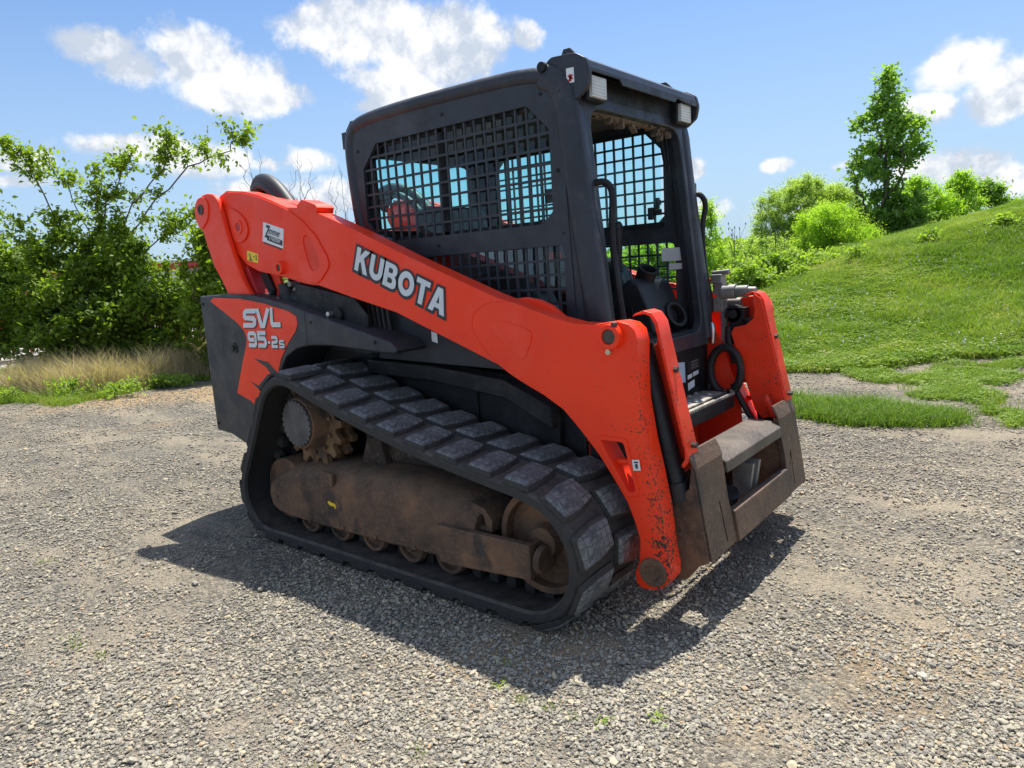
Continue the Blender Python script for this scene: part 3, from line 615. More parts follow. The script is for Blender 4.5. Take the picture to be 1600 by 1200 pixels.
    for (x, z) in ((1.785, .93), (1.853, .655)):
        m = MB(); m.cyl((x-.012, s*.54, z), (x+.012, s*.54, z), .012, .012, 6); m.build('bolt', PIN, g)
    m = MB(); m.cyl((1.66, s*.545, 1.02), (1.795, s*.548, .45), .040, .040, 24); m.cyl((1.78, s*.548, .51), (1.795, s*.548, .44), .050, .050, 24); tc = m.build('tilt_cylinder', BLACK, TL, .003)
    m = MB(); m.cyl((1.795, s*.548, .45), (1.815, s*.548, .37), .022); m.build('rod', STEEL, tc)
    # upright links between tail and arm
    LINK = [(-1.095, 1.80), (-1.075, 1.825), (-1.046, 1.842), (-1.00, 1.855), (-.955, 1.858), (-.914, 1.852), (-.880, 1.84), (-.858, 1.82), (-.845, 1.795), (-.801, 1.641), (-.753, 1.505), (-.692, 1.369), (-.627, 1.282), (-.60, 1.22), (-.84, 1.22), (-.862, 1.296), (-.909, 1.370), (-.973, 1.453), (-1.010, 1.55), (-1.050, 1.662), (-1.10, 1.745)]
    m = MB(); m.prism(LINK, s*.712, s*.742); m.prism([(-.88, 1.80), (-.855, 1.78), (-.76, 1.46), (-.69, 1.33), (-.63, 1.26), (-.68, 1.25), (-.74, 1.34), (-.80, 1.45), (-.90, 1.78)], s*.60, s*.712); lk = m.build('lift_link', ORANGE, TL, .008, 3)
    m = MB(); m.prism(smoothpoly([(-1.09, 1.80), (-1.05, 1.838), (-.99, 1.845), (-.945, 1.815), (-.940, 1.77), (-.97, 1.71), (-1.04, 1.665), (-1.07, 1.68), (-1.10, 1.74)], 1), s*.742, s*.750); m.build('pin_plate', ORANGE, lk, .003)
    m = MB(); m.cyl((-1.022, s*.749, 1.775), (-1.022, s*.756, 1.775), .030, .030, 24, hole=.016); m.cyl((-1.022, s*.70, 1.775), (-1.022, s*.752, 1.775), .018); m.build('pin', PIN, lk, .002)
    # short dark link with orange ear under the arm
    m = MB(); m.prism(smoothpoly([(-.60, 1.42), (-.50, 1.42), (-.47, 1.33), (-.475, 1.26), (-.52, 1.235), (-.565, 1.255), (-.60, 1.33)], 1), s*.625, s*.645); e = m.build('link_ear', ORANGE2, TL, .003)
    m = MB(); m.prism([(-.635, 1.39), (-.57, 1.40), (-.515, 1.30), (-.525, 1.27), (-.56, 1.265)], s*.645, s*.665); m.cyl((-.54, s*.64, 1.287), (-.54, s*.675, 1.287), .016); m.build('short_link', BLACK, TL, .003)
    m = MB(); m.box((-.74, s*.655, 1.30), (.20, .09, .22), Matrix.Rotation(R(-25), 3, 'Y')); m.build('link_bracket', REDP, TL, .005)
    # lift cylinder and forward lower link
    m = MB(); m.cyl((-.43, s*.64, 1.33), (-.42, s*.64, 1.18), .045); m.cyl((-.42, s*.60, 1.255), (.10, s*.60, 1.135), .060); lc = m.build('lift_cylinder', BLACK, TL, .004)
    m = MB(); m.cyl((-.35, s*.62, 1.325), (-.345, s*.68, 1.325), .014); m.build('port', GREYST, lc); m = MB(); m.cyl((-.445, s*.69, 1.26), (-.44, s*.69, 1.18), .010); m.build('port', GREYST, lc)
    m = MB(); m.prism([(-.30, 1.33), (.18, 1.24), (.27, 1.15), (.25, 1.0), (.0, 1.03), (-.30, 1.12)], s*.665, s*.68); m.cyl((.055, s*.68, 1.160), (.055, s*.70, 1.160), .036, .034); pb = m.build('pivot_bracket', BLACK, TL, .005)
    m = MB(); m.cyl((.018, s*.68, 1.165), (.018, s*.725, 1.165), .015, .013, 12); m.build('pivot_bolt', STEEL, pb, .002)
    m = MB(); m.tube([(-.9, s*.46, 1.80), (-.87, s*.47, 1.90), (-.76, s*.50, 1.925), (-.62, s*.52, 1.88), (-.48, s*.53, 1.76), (-.34, s*.54, 1.60)], .040, 14)
    m.tube([(-.88, s*.50, 1.78), (-.84, s*.51, 1.87), (-.75, s*.53, 1.895), (-.62, s*.55, 1.85), (-.48, s*.56, 1.73)], .024, 12)
    m.tube([(-.90, s*.43, 1.76), (-.86, s*.43, 1.86), (-.74, s*.45, 1.885), (-.60, s*.47, 1.84), (-.46, s*.48, 1.70)], .024, 12)
    m.build('hose_bundle', HOSE, TL)
    if s == -1:
        A_ = R(-22.0); xd = (math.cos(A_), 0, math.sin(A_)); ud = (-math.sin(A_), 0, math.cos(A_))
        o0 = Vector((.232, -.7005, 1.374)); 
        # heavy sans lettering, stroke polygons in a unit-height frame: (width, [polygons])
        def ring_(cx, cy, rx, ry, w, n=20, a0=0, a1=360):
            o_ = [(cx+rx*math.cos(R(a0+(a1-a0)*i/n)), cy+ry*math.sin(R(a0+(a1-a0)*i/n))) for i in range(n+(a1-a0 < 360))]
            i_ = [(cx+(rx-w)*math.cos(R(a0+(a1-a0)*i/n)), cy+(ry-w)*math.sin(R(a0+(a1-a0)*i/n))) for i in range(n+(a1-a0 < 360))]
            return o_, i_
        w = .25
        oo, oi = ring_(.46, .5, .46, .5, w, 28)
        uo, ui = ring_(.41, .40, .41, .40, w, 12, 180, 360)
        G = {'K': (.84, [([(0, 0), (w, 0), (w, .36), (.34, .45), (.57, 0), (.86, 0), (.50, .64), (.84, 1), (.52, 1), (w, .68), (w, 1), (0, 1)], [])]),
             'U': (.82, [([(0, 1)]+uo+[(.82, 1), (.57, 1)]+ui[::-1]+[(w, 1)], [])]),
             'B': (.80, [([(0, 0), (.55, 0), (.70, .04), (.78, .14), (.79, .30), (.74, .44), (.64, .52), (.72, .60), (.76, .72), (.73, .88), (.64, .97), (.50, 1), (0, 1)], [[(w, .20), (w, .41), (.46, .41), (.53, .37), (.54, .26), (.47, .20)], [(w, .61), (w, .81), (.43, .81), (.50, .77), (.50, .66), (.44, .61)]])]),
             'O': (.92, [(oo, [oi])]),
             'T': (.76, [([(.255, 0), (.505, 0), (.505, .79), (.76, .79), (.76, 1), (0, 1), (0, .79), (.255, .79)], [])]),
             'A': (.92, [([(0, 0), (.27, 0), (.325, .19), (.595, .19), (.65, 0), (.92, 0), (.60, 1), (.32, 1)], [[(.38, .38), (.54, .38), (.46, .70)]])])}
        H = .112; tot = sum(G[c_][0] for c_ in 'KUBOTA')+.09*5; sx = .612/(tot*H)
        def place(q, z): return o0+Vector(xd)*(q[0]*H*sx)+Vector(ud)*(q[1]*H)+Vector((0, -z, 0))
        x0 = 0
        for c_ in 'KUBOTA':
            wd, polys = G[c_]
            for (op, hs) in polys:
                mm = MB()
                # dark outline: the glyph grown outwards and shifted down-left
                def grow(pl, d):
                    k = len(pl); out = []; area = sum(pl[i][0]*pl[(i+1) % k][1]-pl[(i+1) % k][0]*pl[i][1] for i in range(k)); sg = 1 if area > 0 else -1
                    for i in range(k):
                        a_, b2, c2_ = Vector(pl[i-1]), Vector(pl[i]), Vector(pl[(i+1) % k])
                        e1 = (b2-a_); e2 = (c2_-b2)
                        if e1.length < 1e-6 or e2.length < 1e-6: out.append(pl[i]); continue
                        n1_ = Vector((e1.y, -e1.x)).normalized(); n2_ = Vector((e2.y, -e2.x)).normalized(); nn = (n1_+n2_)
                        nn = nn.normalized() if nn.length > 1e-4 else n1_
                        kk = d/max(.45, nn.dot(n1_)); out.append((b2.x+nn.x*kk*sg, b2.y+nn.y*kk*sg))
                    return out
                og = [(q[0]+x0-.015, q[1]-.02) for q in grow(op, .115)]
                hg = [[(q[0]+x0-.015, q[1]-.02) for q in grow(h_, -.075)] for h_ in hs] if c_ == 'O' else []
                tri = tessellate_polygon([[Vector((p[0], p[1], 0)) for p in l] for l in [og]+hg]); fl = og+[p for l in hg for p in l]
                mm.add([place(p, .0028) for p in fl], [tuple(t_) for t_ in tri]); mm.build('letter_outline', INK, arm)
                mm = MB(); og = [(q[0]+x0, q[1]) for q in op]; hg = [[(q[0]+x0, q[1]) for q in h_] for h_ in hs]
                tri = tessellate_polygon([[Vector((p[0], p[1], 0)) for p in l] for l in [og]+hg]); fl = og+[p for l in hg for p in l]
                mm.add([place(p, .0036) for p in fl], [tuple(t_) for t_ in tri]); mm.build('letter', GREYW, arm)
            x0 += wd+.09
        # dealer sticker, warning stickers
        def quad(name, pts, y, mm_, par):
            q = MB(); q.add([(p[0], y, p[1]) for p in pts], [(0, 1, 2, 3)]); return q.build(name, mm_, par)
        yy = -.7072; xs = (.958, 0, -.286); us = (.25, 0, .968)
        q = quad('dealer_sticker', [(-.476, 1.658), (-.298, 1.606), (-.321, 1.508), (-.503, 1.560)], yy, WHITE, arm)
        text_obj('sticker_lettering', 'Z', (-.478, yy, 1.580), xs, us, .068, .050, INK, arm, .04, .0012, .25)
        text_obj('sticker_lettering', 'immer', (-.436, yy, 1.593), xs, us, .036, .104, INK, arm, .012, .0012, .1)
        quad('sticker_band', [(-.452, 1.589), (-.318, 1.549), (-.325, 1.522), (-.459, 1.562)], yy-.0005, INK, arm)
        text_obj('sticker_lettering', 'Tractor', (-.440, yy, 1.565), xs, us, .024, .105, WHITE, arm, .01, .0018, .1)
        for k in range(14): quad('sticker_fine_print', [(-.492+k*.0118, 1.5555-k*.0034), (-.483+k*.0118, 1.553-k*.0034), (-.485+k*.0118, 1.545-k*.0034), (-.494+k*.0118, 1.5475-k*.0034)], yy-.0006, INK, arm)
        quad('warning_sticker', [(-.664, 1.522), (-.561, 1.496), (-.571, 1.447), (-.676, 1.470)], yy, YEL, arm)
        for pts in ([(-.650, 1.505), (-.640, 1.503), (-.630, 1.470), (-.640, 1.470)], [(-.652, 1.475), (-.620, 1.468), (-.622, 1.462), (-.654, 1.468)], [(-.61, 1.488), (-.597, 1.485), (-.598, 1.479), (-.611, 1.482)], [(-.585, 1.495), (-.576, 1.493), (-.580, 1.463), (-.589, 1.465)]): quad('warning_symbol', pts, yy-.0006, INK, arm)
        quad('warning_sticker', [(1.689, .622), (1.719, .625), (1.724, .586), (1.694, .582)], -.7065, WHITE, arm)
        for pts in ([(1.696, .616), (1.714, .618), (1.713, .612), (1.697, .611)], [(1.702, .608), (1.712, .609), (1.713, .592), (1.705, .591)], [(1.700, .605), (1.7015, .605), (1.7025, .59), (1.7010, .59)]): quad('warning_symbol', pts, -.7071, INK, arm)
# crossmember between the arms at the tail
m = MB(); m.cyl((-.88, -.61, 1.60), (-.88, .61, 1.60), .06); m.cyl((-.70, -.60, 1.45), (-.70, .60, 1.45), .05); m.build('rear_crossmember', ORANGE, TL, .005)

# ---- undercarriage
def hull(pts):
    pts = sorted(set((round(a, 5), round(b_, 5)) for a, b_ in pts))
    def half(ps):
        h = []
        for p in ps:
            while len(h) > 1 and (h[-1][0]-h[-2][0])*(p[1]-h[-2][1])-(h[-1][1]-h[-2][1])*(p[0]-h[-2][0]) <= 0: h.pop()
            h.append(p)
        return h
    a_, b_ = half(pts), half(pts[::-1]); return a_[:-1]+b_[:-1]
CIRC = [(-.335, .245, .245), (-.075, .632, .276), (1.36, .280, .280)]
def track_loop(d, n):
    P = np.array(hull([(cx+(r-d)*math.cos(a/120*6.28318), cz+(r-d)*math.sin(a/120*6.28318)) for cx, cz, r in CIRC for a in range(120)]))
    Q = np.vstack([P, P[:1]]); seg = np.hypot(*(Q[1:]-Q[:-1]).T); cum = np.concatenate([[0], np.cumsum(seg)]); T = cum[-1]
    t = np.arange(n)/n*T; x = np.interp(t, cum, Q[:, 0]); z = np.interp(t, cum, Q[:, 1])
    # the long top run sags a little
    c = np.stack([x, z], 1); s = np.clip((x+.0)/1.35, 0, 1); top = z > .285+.0+(.0)*x
    up = (x > 0) & (x < 1.36) & (z > .4); c[up, 1] -= .035*np.sin(np.pi*s[up])**1
    return c, T
NL = 29
for s in (-1, 1):
    y0, y1 = s*.979, s*.529
    n = 174; c, T = track_loop(.020, n); tn = np.roll(c, -1, 0)-np.roll(c, 1, 0); tn /= np.hypot(*tn.T)[:, None]; nr = np.stack([tn[:, 1], -tn[:, 0]], 1)
    prof = [(0, .010), (.012, 0), (.438, 0), (.45, .010), (.45, .040), (.436, .048), (.40, .030), (.05, .030), (.014, .048), (0, .040)]
    m = MB(); vs = []; k = len(prof)
    for i in range(n):
        for (py, pd) in prof: q = c[i]-nr[i]*pd; vs.append((q[0], y0-s*py, q[1]))
    fs = [(i*k+j, i*k+(j+1) % k, ((i+1) % n)*k+(j+1) % k, ((i+1) % n)*k+j) for i in range(n) for j in range(k)]
    m.add(vs, fs); trk = m.build('rubber_track', RUBSIDE, TL, label='worn rubber track with chunky staggered lugs')
    # lugs
    def lug_mesh(v0, v1, flip, seed=0):
        rj = random.Random(seed*7+flip)
        mb = MB(); w0, w1 = (v0, v1); d = .012 if flip else -.012
        top = [(-.052+d, w0+.008), (.050+d, w0+.004), (.060, (w0+w1)/2), (.048-d, w1-.008), (-.050-d, w1-.006), (-.060, (w0+w1)/2)]
        bot = [(-.068+d, w0-.0), (.068+d, w0-.0), (.074, (w0+w1)/2), (.064-d, w1+.004), (-.066-d, w1+.004), (-.074, (w0+w1)/2)]
        sc = lambda ps, z: [(p[0], -s*(p[1]-(w0+w1)/2)*-1, z) for p in ps]
        k_ = 6; tp = sc([(q_[0]*.84+rj.uniform(-.007, .007), (w0+w1)/2+(q_[1]-(w0+w1)/2)*.90+rj.uniform(-.008, .008)) for q_ in top], .027+rj.uniform(-.002, .002)); md = sc([((a_[0]*.85+b_[0]*.15), (a_[1]*.85+b_[1]*.15)) for a_, b_ in zip(top, bot)], .017); bt = sc(bot, -.006)
        cen = [(rj.uniform(-.01, .01), rj.uniform(-.02, .02), .031)]
        mb.add(cen+tp+md+bt, [(0, 1+i, 1+(i+1) % k_) for i in range(k_)], 0)
        for A0, B0 in ((1, 7), (7, 13)):
            mb.f += [(A0+i, B0+i, B0+(i+1) % k_, A0+(i+1) % k_) for i in range(k_)]; mb.m += [0 if A0 == 1 else 1]*k_
        mb.f.append(tuple(13+i for i in range(k_))); mb.m.append(1)
        o_ = mb.build('tread_lug', [RUBTOP, RUB], trk, bevel=.005, seg=2); return o_
    c2_, T2 = track_loop(.020, 2000); tn2 = np.roll(c2_, -3, 0)-np.roll(c2_, 3, 0); tn2 /= np.hypot(*tn2.T)[:, None]
    for row, (v0, v1) in enumerate(((.0, .215), (.235, .450))):
        protos = [lug_mesh(v0, v1, row, q_) for q_ in range(5)]
        for i in range(NL):
            o = protos[i] if i < 5 else protos[(i*3) % 5].copy()
            if i >= 5: COL.objects.link(o)
            j = int((i+.5*row+.12)/NL*2000) % 2000; p = c2_[j]; tg = tn2[j]; nn = (tg[1], -tg[0])
            X_ = Vector((tg[0], 0, tg[1])); Z_ = Vector((nn[0], 0, nn[1])); Y_ = Z_.cross(X_)
            Mx = Matrix((X_, Y_, Z_)).transposed().to_4x4(); Mx.translation = Vector((p[0], y0-s*(v0+v1)/2, p[1])); o.matrix_local = Mx
    # inner guide horns and embedded links
    m = MB(); c3, _ = track_loop(.066, 52); tn3 = np.roll(c3, -1, 0)-np.roll(c3, 1, 0); tn3 /= np.hypot(*tn3.T)[:, None]
    for i in range(52):
        nn = Vector((tn3[i][1], 0, -tn3[i][0])); X_ = Vector((tn3[i][0], 0, tn3[i][1])); Rm = Matrix((X_, nn.cross(X_), nn)).transposed()
        for yy_ in (-.05, .05): m.box(Vector((c3[i][0], s*.754+yy_, c3[i][1]))-nn*.012, (.045, .03, .05), Rm)
    m.build('guide_horns', RUB, TL, kind='stuff')
    # drive sprocket
    sx_, sz_ = -.098, .635; T_ = 16; gp = []
    for i in range(T_):
        a = 360*i/T_
        for da, rr in ((-6.5, .208), (-4, .243), (3.5, .243), (6.0, .208), (9, .196), (13, .196)): gp.append((sx_+rr*math.cos(R(a+da)), sz_+rr*math.sin(R(a+da))))
    m = MB(); m.prism(gp, s*.700, s*.735); sp = m.build('drive_sprocket', GOLD, TL, .003)
    m = MB(); m.prism(gp, s*.775, s*.808); m.build('sprocket_plate', GOLD, sp, .003)
    m = MB(); m.cyl((sx_, s*.80, sz_), (sx_, s*.885, sz_), .150, .128, 36); m.cyl((sx_, s*.60, sz_), (sx_, s*.80, sz_), .12, .12, 30); m.build('hub_drum', RUST, sp, .004)
    cap = []
    for i in range(24):
        for da, rr in ((-6, .118), (-2.5, .118), (-1.5, .108), (1.5, .108), (2.5, .118)): cap.append((sx_+rr*math.cos(R(15*i+da)), sz_+rr*math.sin(R(15*i+da))))
    m = MB(); m.prism(cap, s*.885, s*.897); m.build('hub_cap', plain('hub_cap_steel', (.085, .082, .083), .6, .2), sp, .002)
    for i in range(12):
        a = R(30*i+8); m = MB(); m.cyl((sx_+.165*math.cos(a), s*.805, sz_+.165*math.sin(a)), (sx_+.165*math.cos(a), s*.822, sz_+.165*math.sin(a)), .013, .012, 6); m.build('bolt', RUST, sp)
    # track frame
    m = MB(); stn = [(-.405, .200, .245, .262), (-.392, .160, .275, .305), (-.34, .133, .295, .355), (-.24, .124, .310, .395), (-.10, .122, .318, .418), (.2, .124, .318, .440), (.5, .128, .315, .448), (.8, .136, .308, .440), (.98, .143, .300, .420), (1.05, .148, .294, .400), (1.065, .15, .288, .385)]; vs = []
    for (x, zb, zf, zt) in stn:
        sec_ = [(-.62, zb), (-.885, zb), (-.898, zb+.012), (-.900, (zb+zf)/2), (-.898, zf)]+[(-.898+.13*(1-math.cos(R(a))), zf+(zt-zf)*math.sin(R(a))) for a in (18, 36, 54, 72, 90)]+[(-.62, zt)]
        vs += [(x, -s*q_[0], q_[1]) for q_ in sec_]
    k = 11; m.add(vs, [(i*k+j_, i*k+(j_+1) % k, (i+1)*k+(j_+1) % k, (i+1)*k+j_) for i in range(len(stn)-1) for j_ in range(k)]+[tuple(range(k)), tuple(range((len(stn)-1)*k, len(stn)*k))]); fr_ = m.build('track_frame', RUST, TL, sharp=40)
    m = MB(); m.prism([(1.0, .29), (1.02, .405), (1.10, .385), (1.135, .34), (1.13, .29)], s*.70, s*.865, holes=[[(1.05, .31), (1.06, .365), (1.09, .355), (1.10, .31)]]); m.build('end_bracket', RUST, fr_, .004)
    m = MB(); m.prism([(.87, .298), (1.365, .305), (1.362, .165), (.955, .135), (.88, .135), (.86, .20)], s*.890, s*.925); m.prism([(1.335, .17), (1.362, .17), (1.362, .30), (1.335, .30)], s*.80, s*.89); m.build('tensioner_beam', RUST, fr_, .006)
    m = MB(); m.cyl((1.375, s*.87, .235), (1.40, s*.87, .235), .058, .05, 20); m.build('idler_fork', RUST, fr_, .004)
    m = MB(); m.box((.12, s*.897, .385), (.085, .02, .06), Matrix.Rotation(R(8), 3, 'Y')); m.build('bracket', RUST, fr_, .004)
    for (x, z) in ((-.345, .225), (.20, .150), (.44, .150), (.70, .152), (1.05, .165), (-.06, .145)):
        m = MB(); m.cyl((x, s*.894, z), (x, s*.905, z), .014, .012, 6); m.build('bolt', RUST, fr_)
    m = MB(); m.prism([(.100, .262), (.112, .270), (.135, .264), (.160, .262), (.165, .240), (.155, .235), (.150, .248), (.125, .246), (.112, .25)], s*.9003, s*.9018); m.build('yellow_tape_scrap', YEL, fr_)
    m = MB(); m.prism([(.18, .44), (.9, .46), (.62, .62), (.48, .60), (.38, .68), (.2, .66)], s*.52, s*.70); m.prism([(.18, .42), (.38, .42), (.34, .58), (.24, .56)], s*.60, s*.74); m.build('frame_strut', STRUT, TL, .01)
    # idler and rollers
    ix, iz = 1.36, .285
    m = MB(); m.cyl((ix, s*.66, iz), (ix, s*.790, iz), .185, .185, 48); m.cyl((ix, s*.785, iz), (ix, s*.835, iz), .214, .207, 48, hole=.18); m.cyl((ix, s*.64, iz), (ix, s*.67, iz), .214, .214, 48, hole=.17); m.cyl((ix, s*.79, iz), (ix, s*.84, iz), .07, .06, 24); m.build('front_idler', RUST, TL, .005)
    for x in (-.118, .126, .378, .634, .873):
        m = MB(); m.cyl((x, s*.66, .132), (x, s*.84, .132), .064, .064, 32); m.cyl((x, s*.835, .132), (x, s*.866, .132), .085, .078, 36, hole=.062); m.cyl((x, s*.65, .132), (x, s*.668, .132), .083, .083, 32); m.cyl((x, s*.84, .132), (x, s*.875, .132), .03, .026, 16); m.build('track_roller', RUST, TL, .004)
    m = MB(); m.cyl((-.335, s*.66, .25), (-.335, s*.84, .25), .165, .165, 40); m.build('rear_idler', RUST, TL, .005)

# ---- cab
def shear_front(z): return 1.375+(1.93-z)*.105
WU = [(.228, 1.968), (.121, 1.860), (.117, 1.603), (.170, 1.545), (.30, 1.500), (1.200, 1.500), (1.251, 1.545), (1.253, 1.862), (1.147, 1.968)]
WL = rounded([(.45, 1.410), (1.305, 1.410), (1.312, 1.06), (.45, 1.06)], .03, 2)
SIDE = [(.13, .98), (.10, 1.36), (.055, 1.62), (.035, 1.97), (.055, 2.03), (.11, 2.065), (.25, 2.078), (.6, 2.075), (1.15, 2.062), (1.23, 2.045), (1.285, 1.99), (1.325, 1.90), (1.337, 1.70), (1.365, 1.365), (1.395, 1.10), (1.41, .96)]
for s in (-1, 1):
    m = MB(); m.prism(SIDE, s*.478, s*.497, holes=[WU, WL]); sd = m.build('cab_side', CHAR, TL)
    # tubular frame round the side
    m = MB(); m.tube([(.14, s*.475, .98), (.095, s*.475, 1.36), (.045, s*.475, 1.62), (.022, s*.475, 1.90), (.025, s*.475, 2.0), (.055, s*.475, 2.06), (.13, s*.475, 2.088), (.40, s*.475, 2.098), (.87, s*.475, 2.092), (1.15, s*.475, 2.082), (1.26, s*.475, 2.055), (1.315, s*.475, 1.99)], .036, 16, smooth=2); m.build('roof_tube', CHARB, TL)
    # front post, rounded box sweep
    pst = [(1.24, 2.065), (1.30, 2.035), (1.335, 1.98), (1.352, 1.90), (1.37, 1.72), (1.385, 1.60), (1.42, 1.30), (1.445, 1.10), (1.46, .93)]
    m = MB(); sec = rounded([(-.052, -.040), (.052, -.040), (.052, .040), (-.052, .040)], .028, 4); vs = []
    for i, (x, z) in enumerate(pst):
        a_, b_ = pst[max(0, i-1)], pst[min(len(pst)-1, i+1)]; tg = Vector((b_[0]-a_[0], 0, b_[1]-a_[1])).normalized(); nx = Vector((-tg.z, 0, tg.x))
        vs += [Vector((x-.012, s*.468, z))+nx*q[0]+Vector((0, q[1], 0)) for q in sec]
    k = len(sec); m.add(vs, [(i*k+j, i*k+(j+1) % k, (i+1)*k+(j+1) % k, (i+1)*k+j) for i in range(len(pst)-1) for j in range(k)]+[tuple(range(k)), tuple(range((len(pst)-1)*k, len(pst)*k))]); po = m.build('front_post', CHARB, TL, sharp=60)
    m = MB(); m.prism([(1.296, .96), (1.302, 1.9), (1.312, 1.9), (1.335, 1.3), (1.35, .96)], s*.497, s*.501); m.build('post_flange', CHARB, po)
    # steel mesh guards: one punched plate each, made of crossing bars
    def inside(poly, x, z):
        c_ = False; k_ = len(poly)
        for i in range(k_):
            a_, b_ = poly[i], poly[(i+1) % k_]
            if (a_[1] > z) != (b_[1] > z) and x < (b_[0]-a_[0])*(z-a_[1])/(b_[1]-a_[1])+a_[0]: c_ = not c_
        return c_
    def spans(poly, val, vert):
        xs_ = []; k_ = len(poly)
        for i in range(k_):
            a_, b_ = poly[i], poly[(i+1) % k_]; p0, p1 = (a_[0], b_[0]) if vert else (a_[1], b_[1]); q0, q1 = (a_[1], b_[1]) if vert else (a_[0], b_[0])
            if (p0 > val) != (p1 > val): xs_.append(q0+(q1-q0)*(val-p0)/(p1-p0))
        xs_.sort(); return xs_
    for (poly, nx_, nz_) in ((WU, 20, 8), (WL, 16, 6)):
        xa, xb = min(p[0] for p in poly), max(p[0] for p in poly); za, zb = min(p[1] for p in poly), max(p[1] for p in poly)
        m = MB(); hb = .0052
        for i in range(1, nx_):
            x = xa+(xb-xa)*i/nx_; sp_ = spans(poly, x, True)
            if len(sp_) > 1: m.box((x, s*.486, (sp_[0]+sp_[-1])/2), (hb*2, .008, sp_[-1]-sp_[0]+.006))
        for j in range(1, nz_):
            z = za+(zb-za)*j/nz_; sp_ = spans(poly, z, False)
            if len(sp_) > 1: m.box(((sp_[0]+sp_[-1])/2, s*.4865, z), (sp_[-1]-sp_[0]+.006, .0065, hb*2))
        m.build('window_guard', CHAR, sd)
    m = MB(); m.add([(.10, s*.458, 1.50), (1.25, s*.458, 1.50), (1.25, s*.458, 1.97), (.10, s*.458, 1.97)], [(0, 1, 2, 3)]); m.build('window_pane', GLASS, sd)
    m = MB(); m.add([(.45, s*.458, 1.055), (1.31, s*.458, 1.055), (1.31, s*.458, 1.415), (.45, s*.458, 1.415)], [(0, 1, 2, 3)]); m.build('window_pane', GLASS, sd)
    m = MB(); m.box((.635, s*.464, 1.735), (.028, .014, .47)); m.box((.15, s*.464, 1.735), (.05, .014, .47)); m.box((.675, s*.464, 1.965), (1.15, .014, .02)); m.box((.675, s*.464, 1.505), (1.15, .014, .022)); m.build('sliding_sash', BLACK, sd)
    for (bx, bz) in ((.09, 1.45), (.09, 1.95), (.68, 2.02), (1.22, 2.00), (1.285, 1.70), (1.30, 1.455), (.60, 1.455), (1.33, 1.05)):
        m = MB(); m.cyl((bx, s*.496, bz), (bx, s*.502, bz), .008, .007, 10); m.build('bolt', BLACK, sd)
    m = MB(); m.box((1.215, s*.470, 1.61), (.03, .012, .055)); m.cyl((1.222, s*.47, 1.615), (1.222, s*.482, 1.615), .016, .016, 16, hole=.010); m.build('sash_latch', PLASTIC, sd)
# roof, rear wall, floor, front frame
m = MB(); prf = [(-.475, 2.075), (-.44, 2.098), (-.3, 2.112), (.3, 2.112), (.44, 2.098), (.475, 2.075), (.44, 2.06), (-.44, 2.06)]
m.prism(prf, .06, 1.28, axis='x'); m.build('roof', CHARB, TL, .01)
m = MB(); m.prism([(-.46, 1.0), (.46, 1.0), (.46, 2.07), (-.46, 2.07)], .035, .06, axis='x', holes=[rounded([(-.38, 1.57), (.38, 1.57), (.38, 1.935), (-.38, 1.935)], .07, 4)]); rw = m.build('rear_wall', BLACK, TL, .004)
m = MB(); m.add([(.048, -.4, 1.56), (.048, .4, 1.56), (.048, .4, 1.94), (.048, -.4, 1.94)], [(0, 1, 2, 3)]); m.build('window_pane', GLASS, rw)
m = MB(); m.box((.66, 0, 2.02), (1.18, .90, .03)); m.box((1.29, 0, 1.985), (.07, .86, .09)); m.build('headliner', LINER, TL, .02)
m = MB(); m.tube([(1.315, -.40, 1.955), (1.33, -.2, 1.945), (1.33, .2, 1.945), (1.315, .40, 1.955)], .022, 8); rnd = random.Random(3)
for i in range(60):
    a = -.40+.8*rnd.random(); m.box((1.325+rnd.uniform(-.02, .02), a, 1.935+rnd.uniform(-.02, .012)), (rnd.uniform(.01, .03), rnd.uniform(.01, .06), rnd.uniform(.006, .02)), Matrix.Rotation(rnd.random()*3, 3, 'X'))
m.build('perished_door_seal', MUD, TL)
def shf(q): return (q[0]+1.375+(1.93-q[2])*.105-1.0, q[1], q[2])
m = MB(); m.prism([(-.46, .90), (.46, .90), (.46, 2.06), (-.46, 2.06)], .96, 1.005, axis='x', holes=[rounded([(-.405, .97), (.405, .97), (.395, 1.935), (-.395, 1.935)], .09, 5)], shear=shf); m.build('door_frame', CHARB, TL, .008)
m = MB(); m.prism([(-.46, 1.955), (.46, 1.955), (.46, 2.07), (-.46, 2.07)], 1.36, 1.375, axis='x'); m.build('front_header', BLACK, TL, .004)
m = MB(); m.box((.72, 0, .985), (1.3, .9, .03)); m.box((1.30, 0, .90), (.3, .9, .16)); m.build('cab_floor', BLACK, TL, .01)
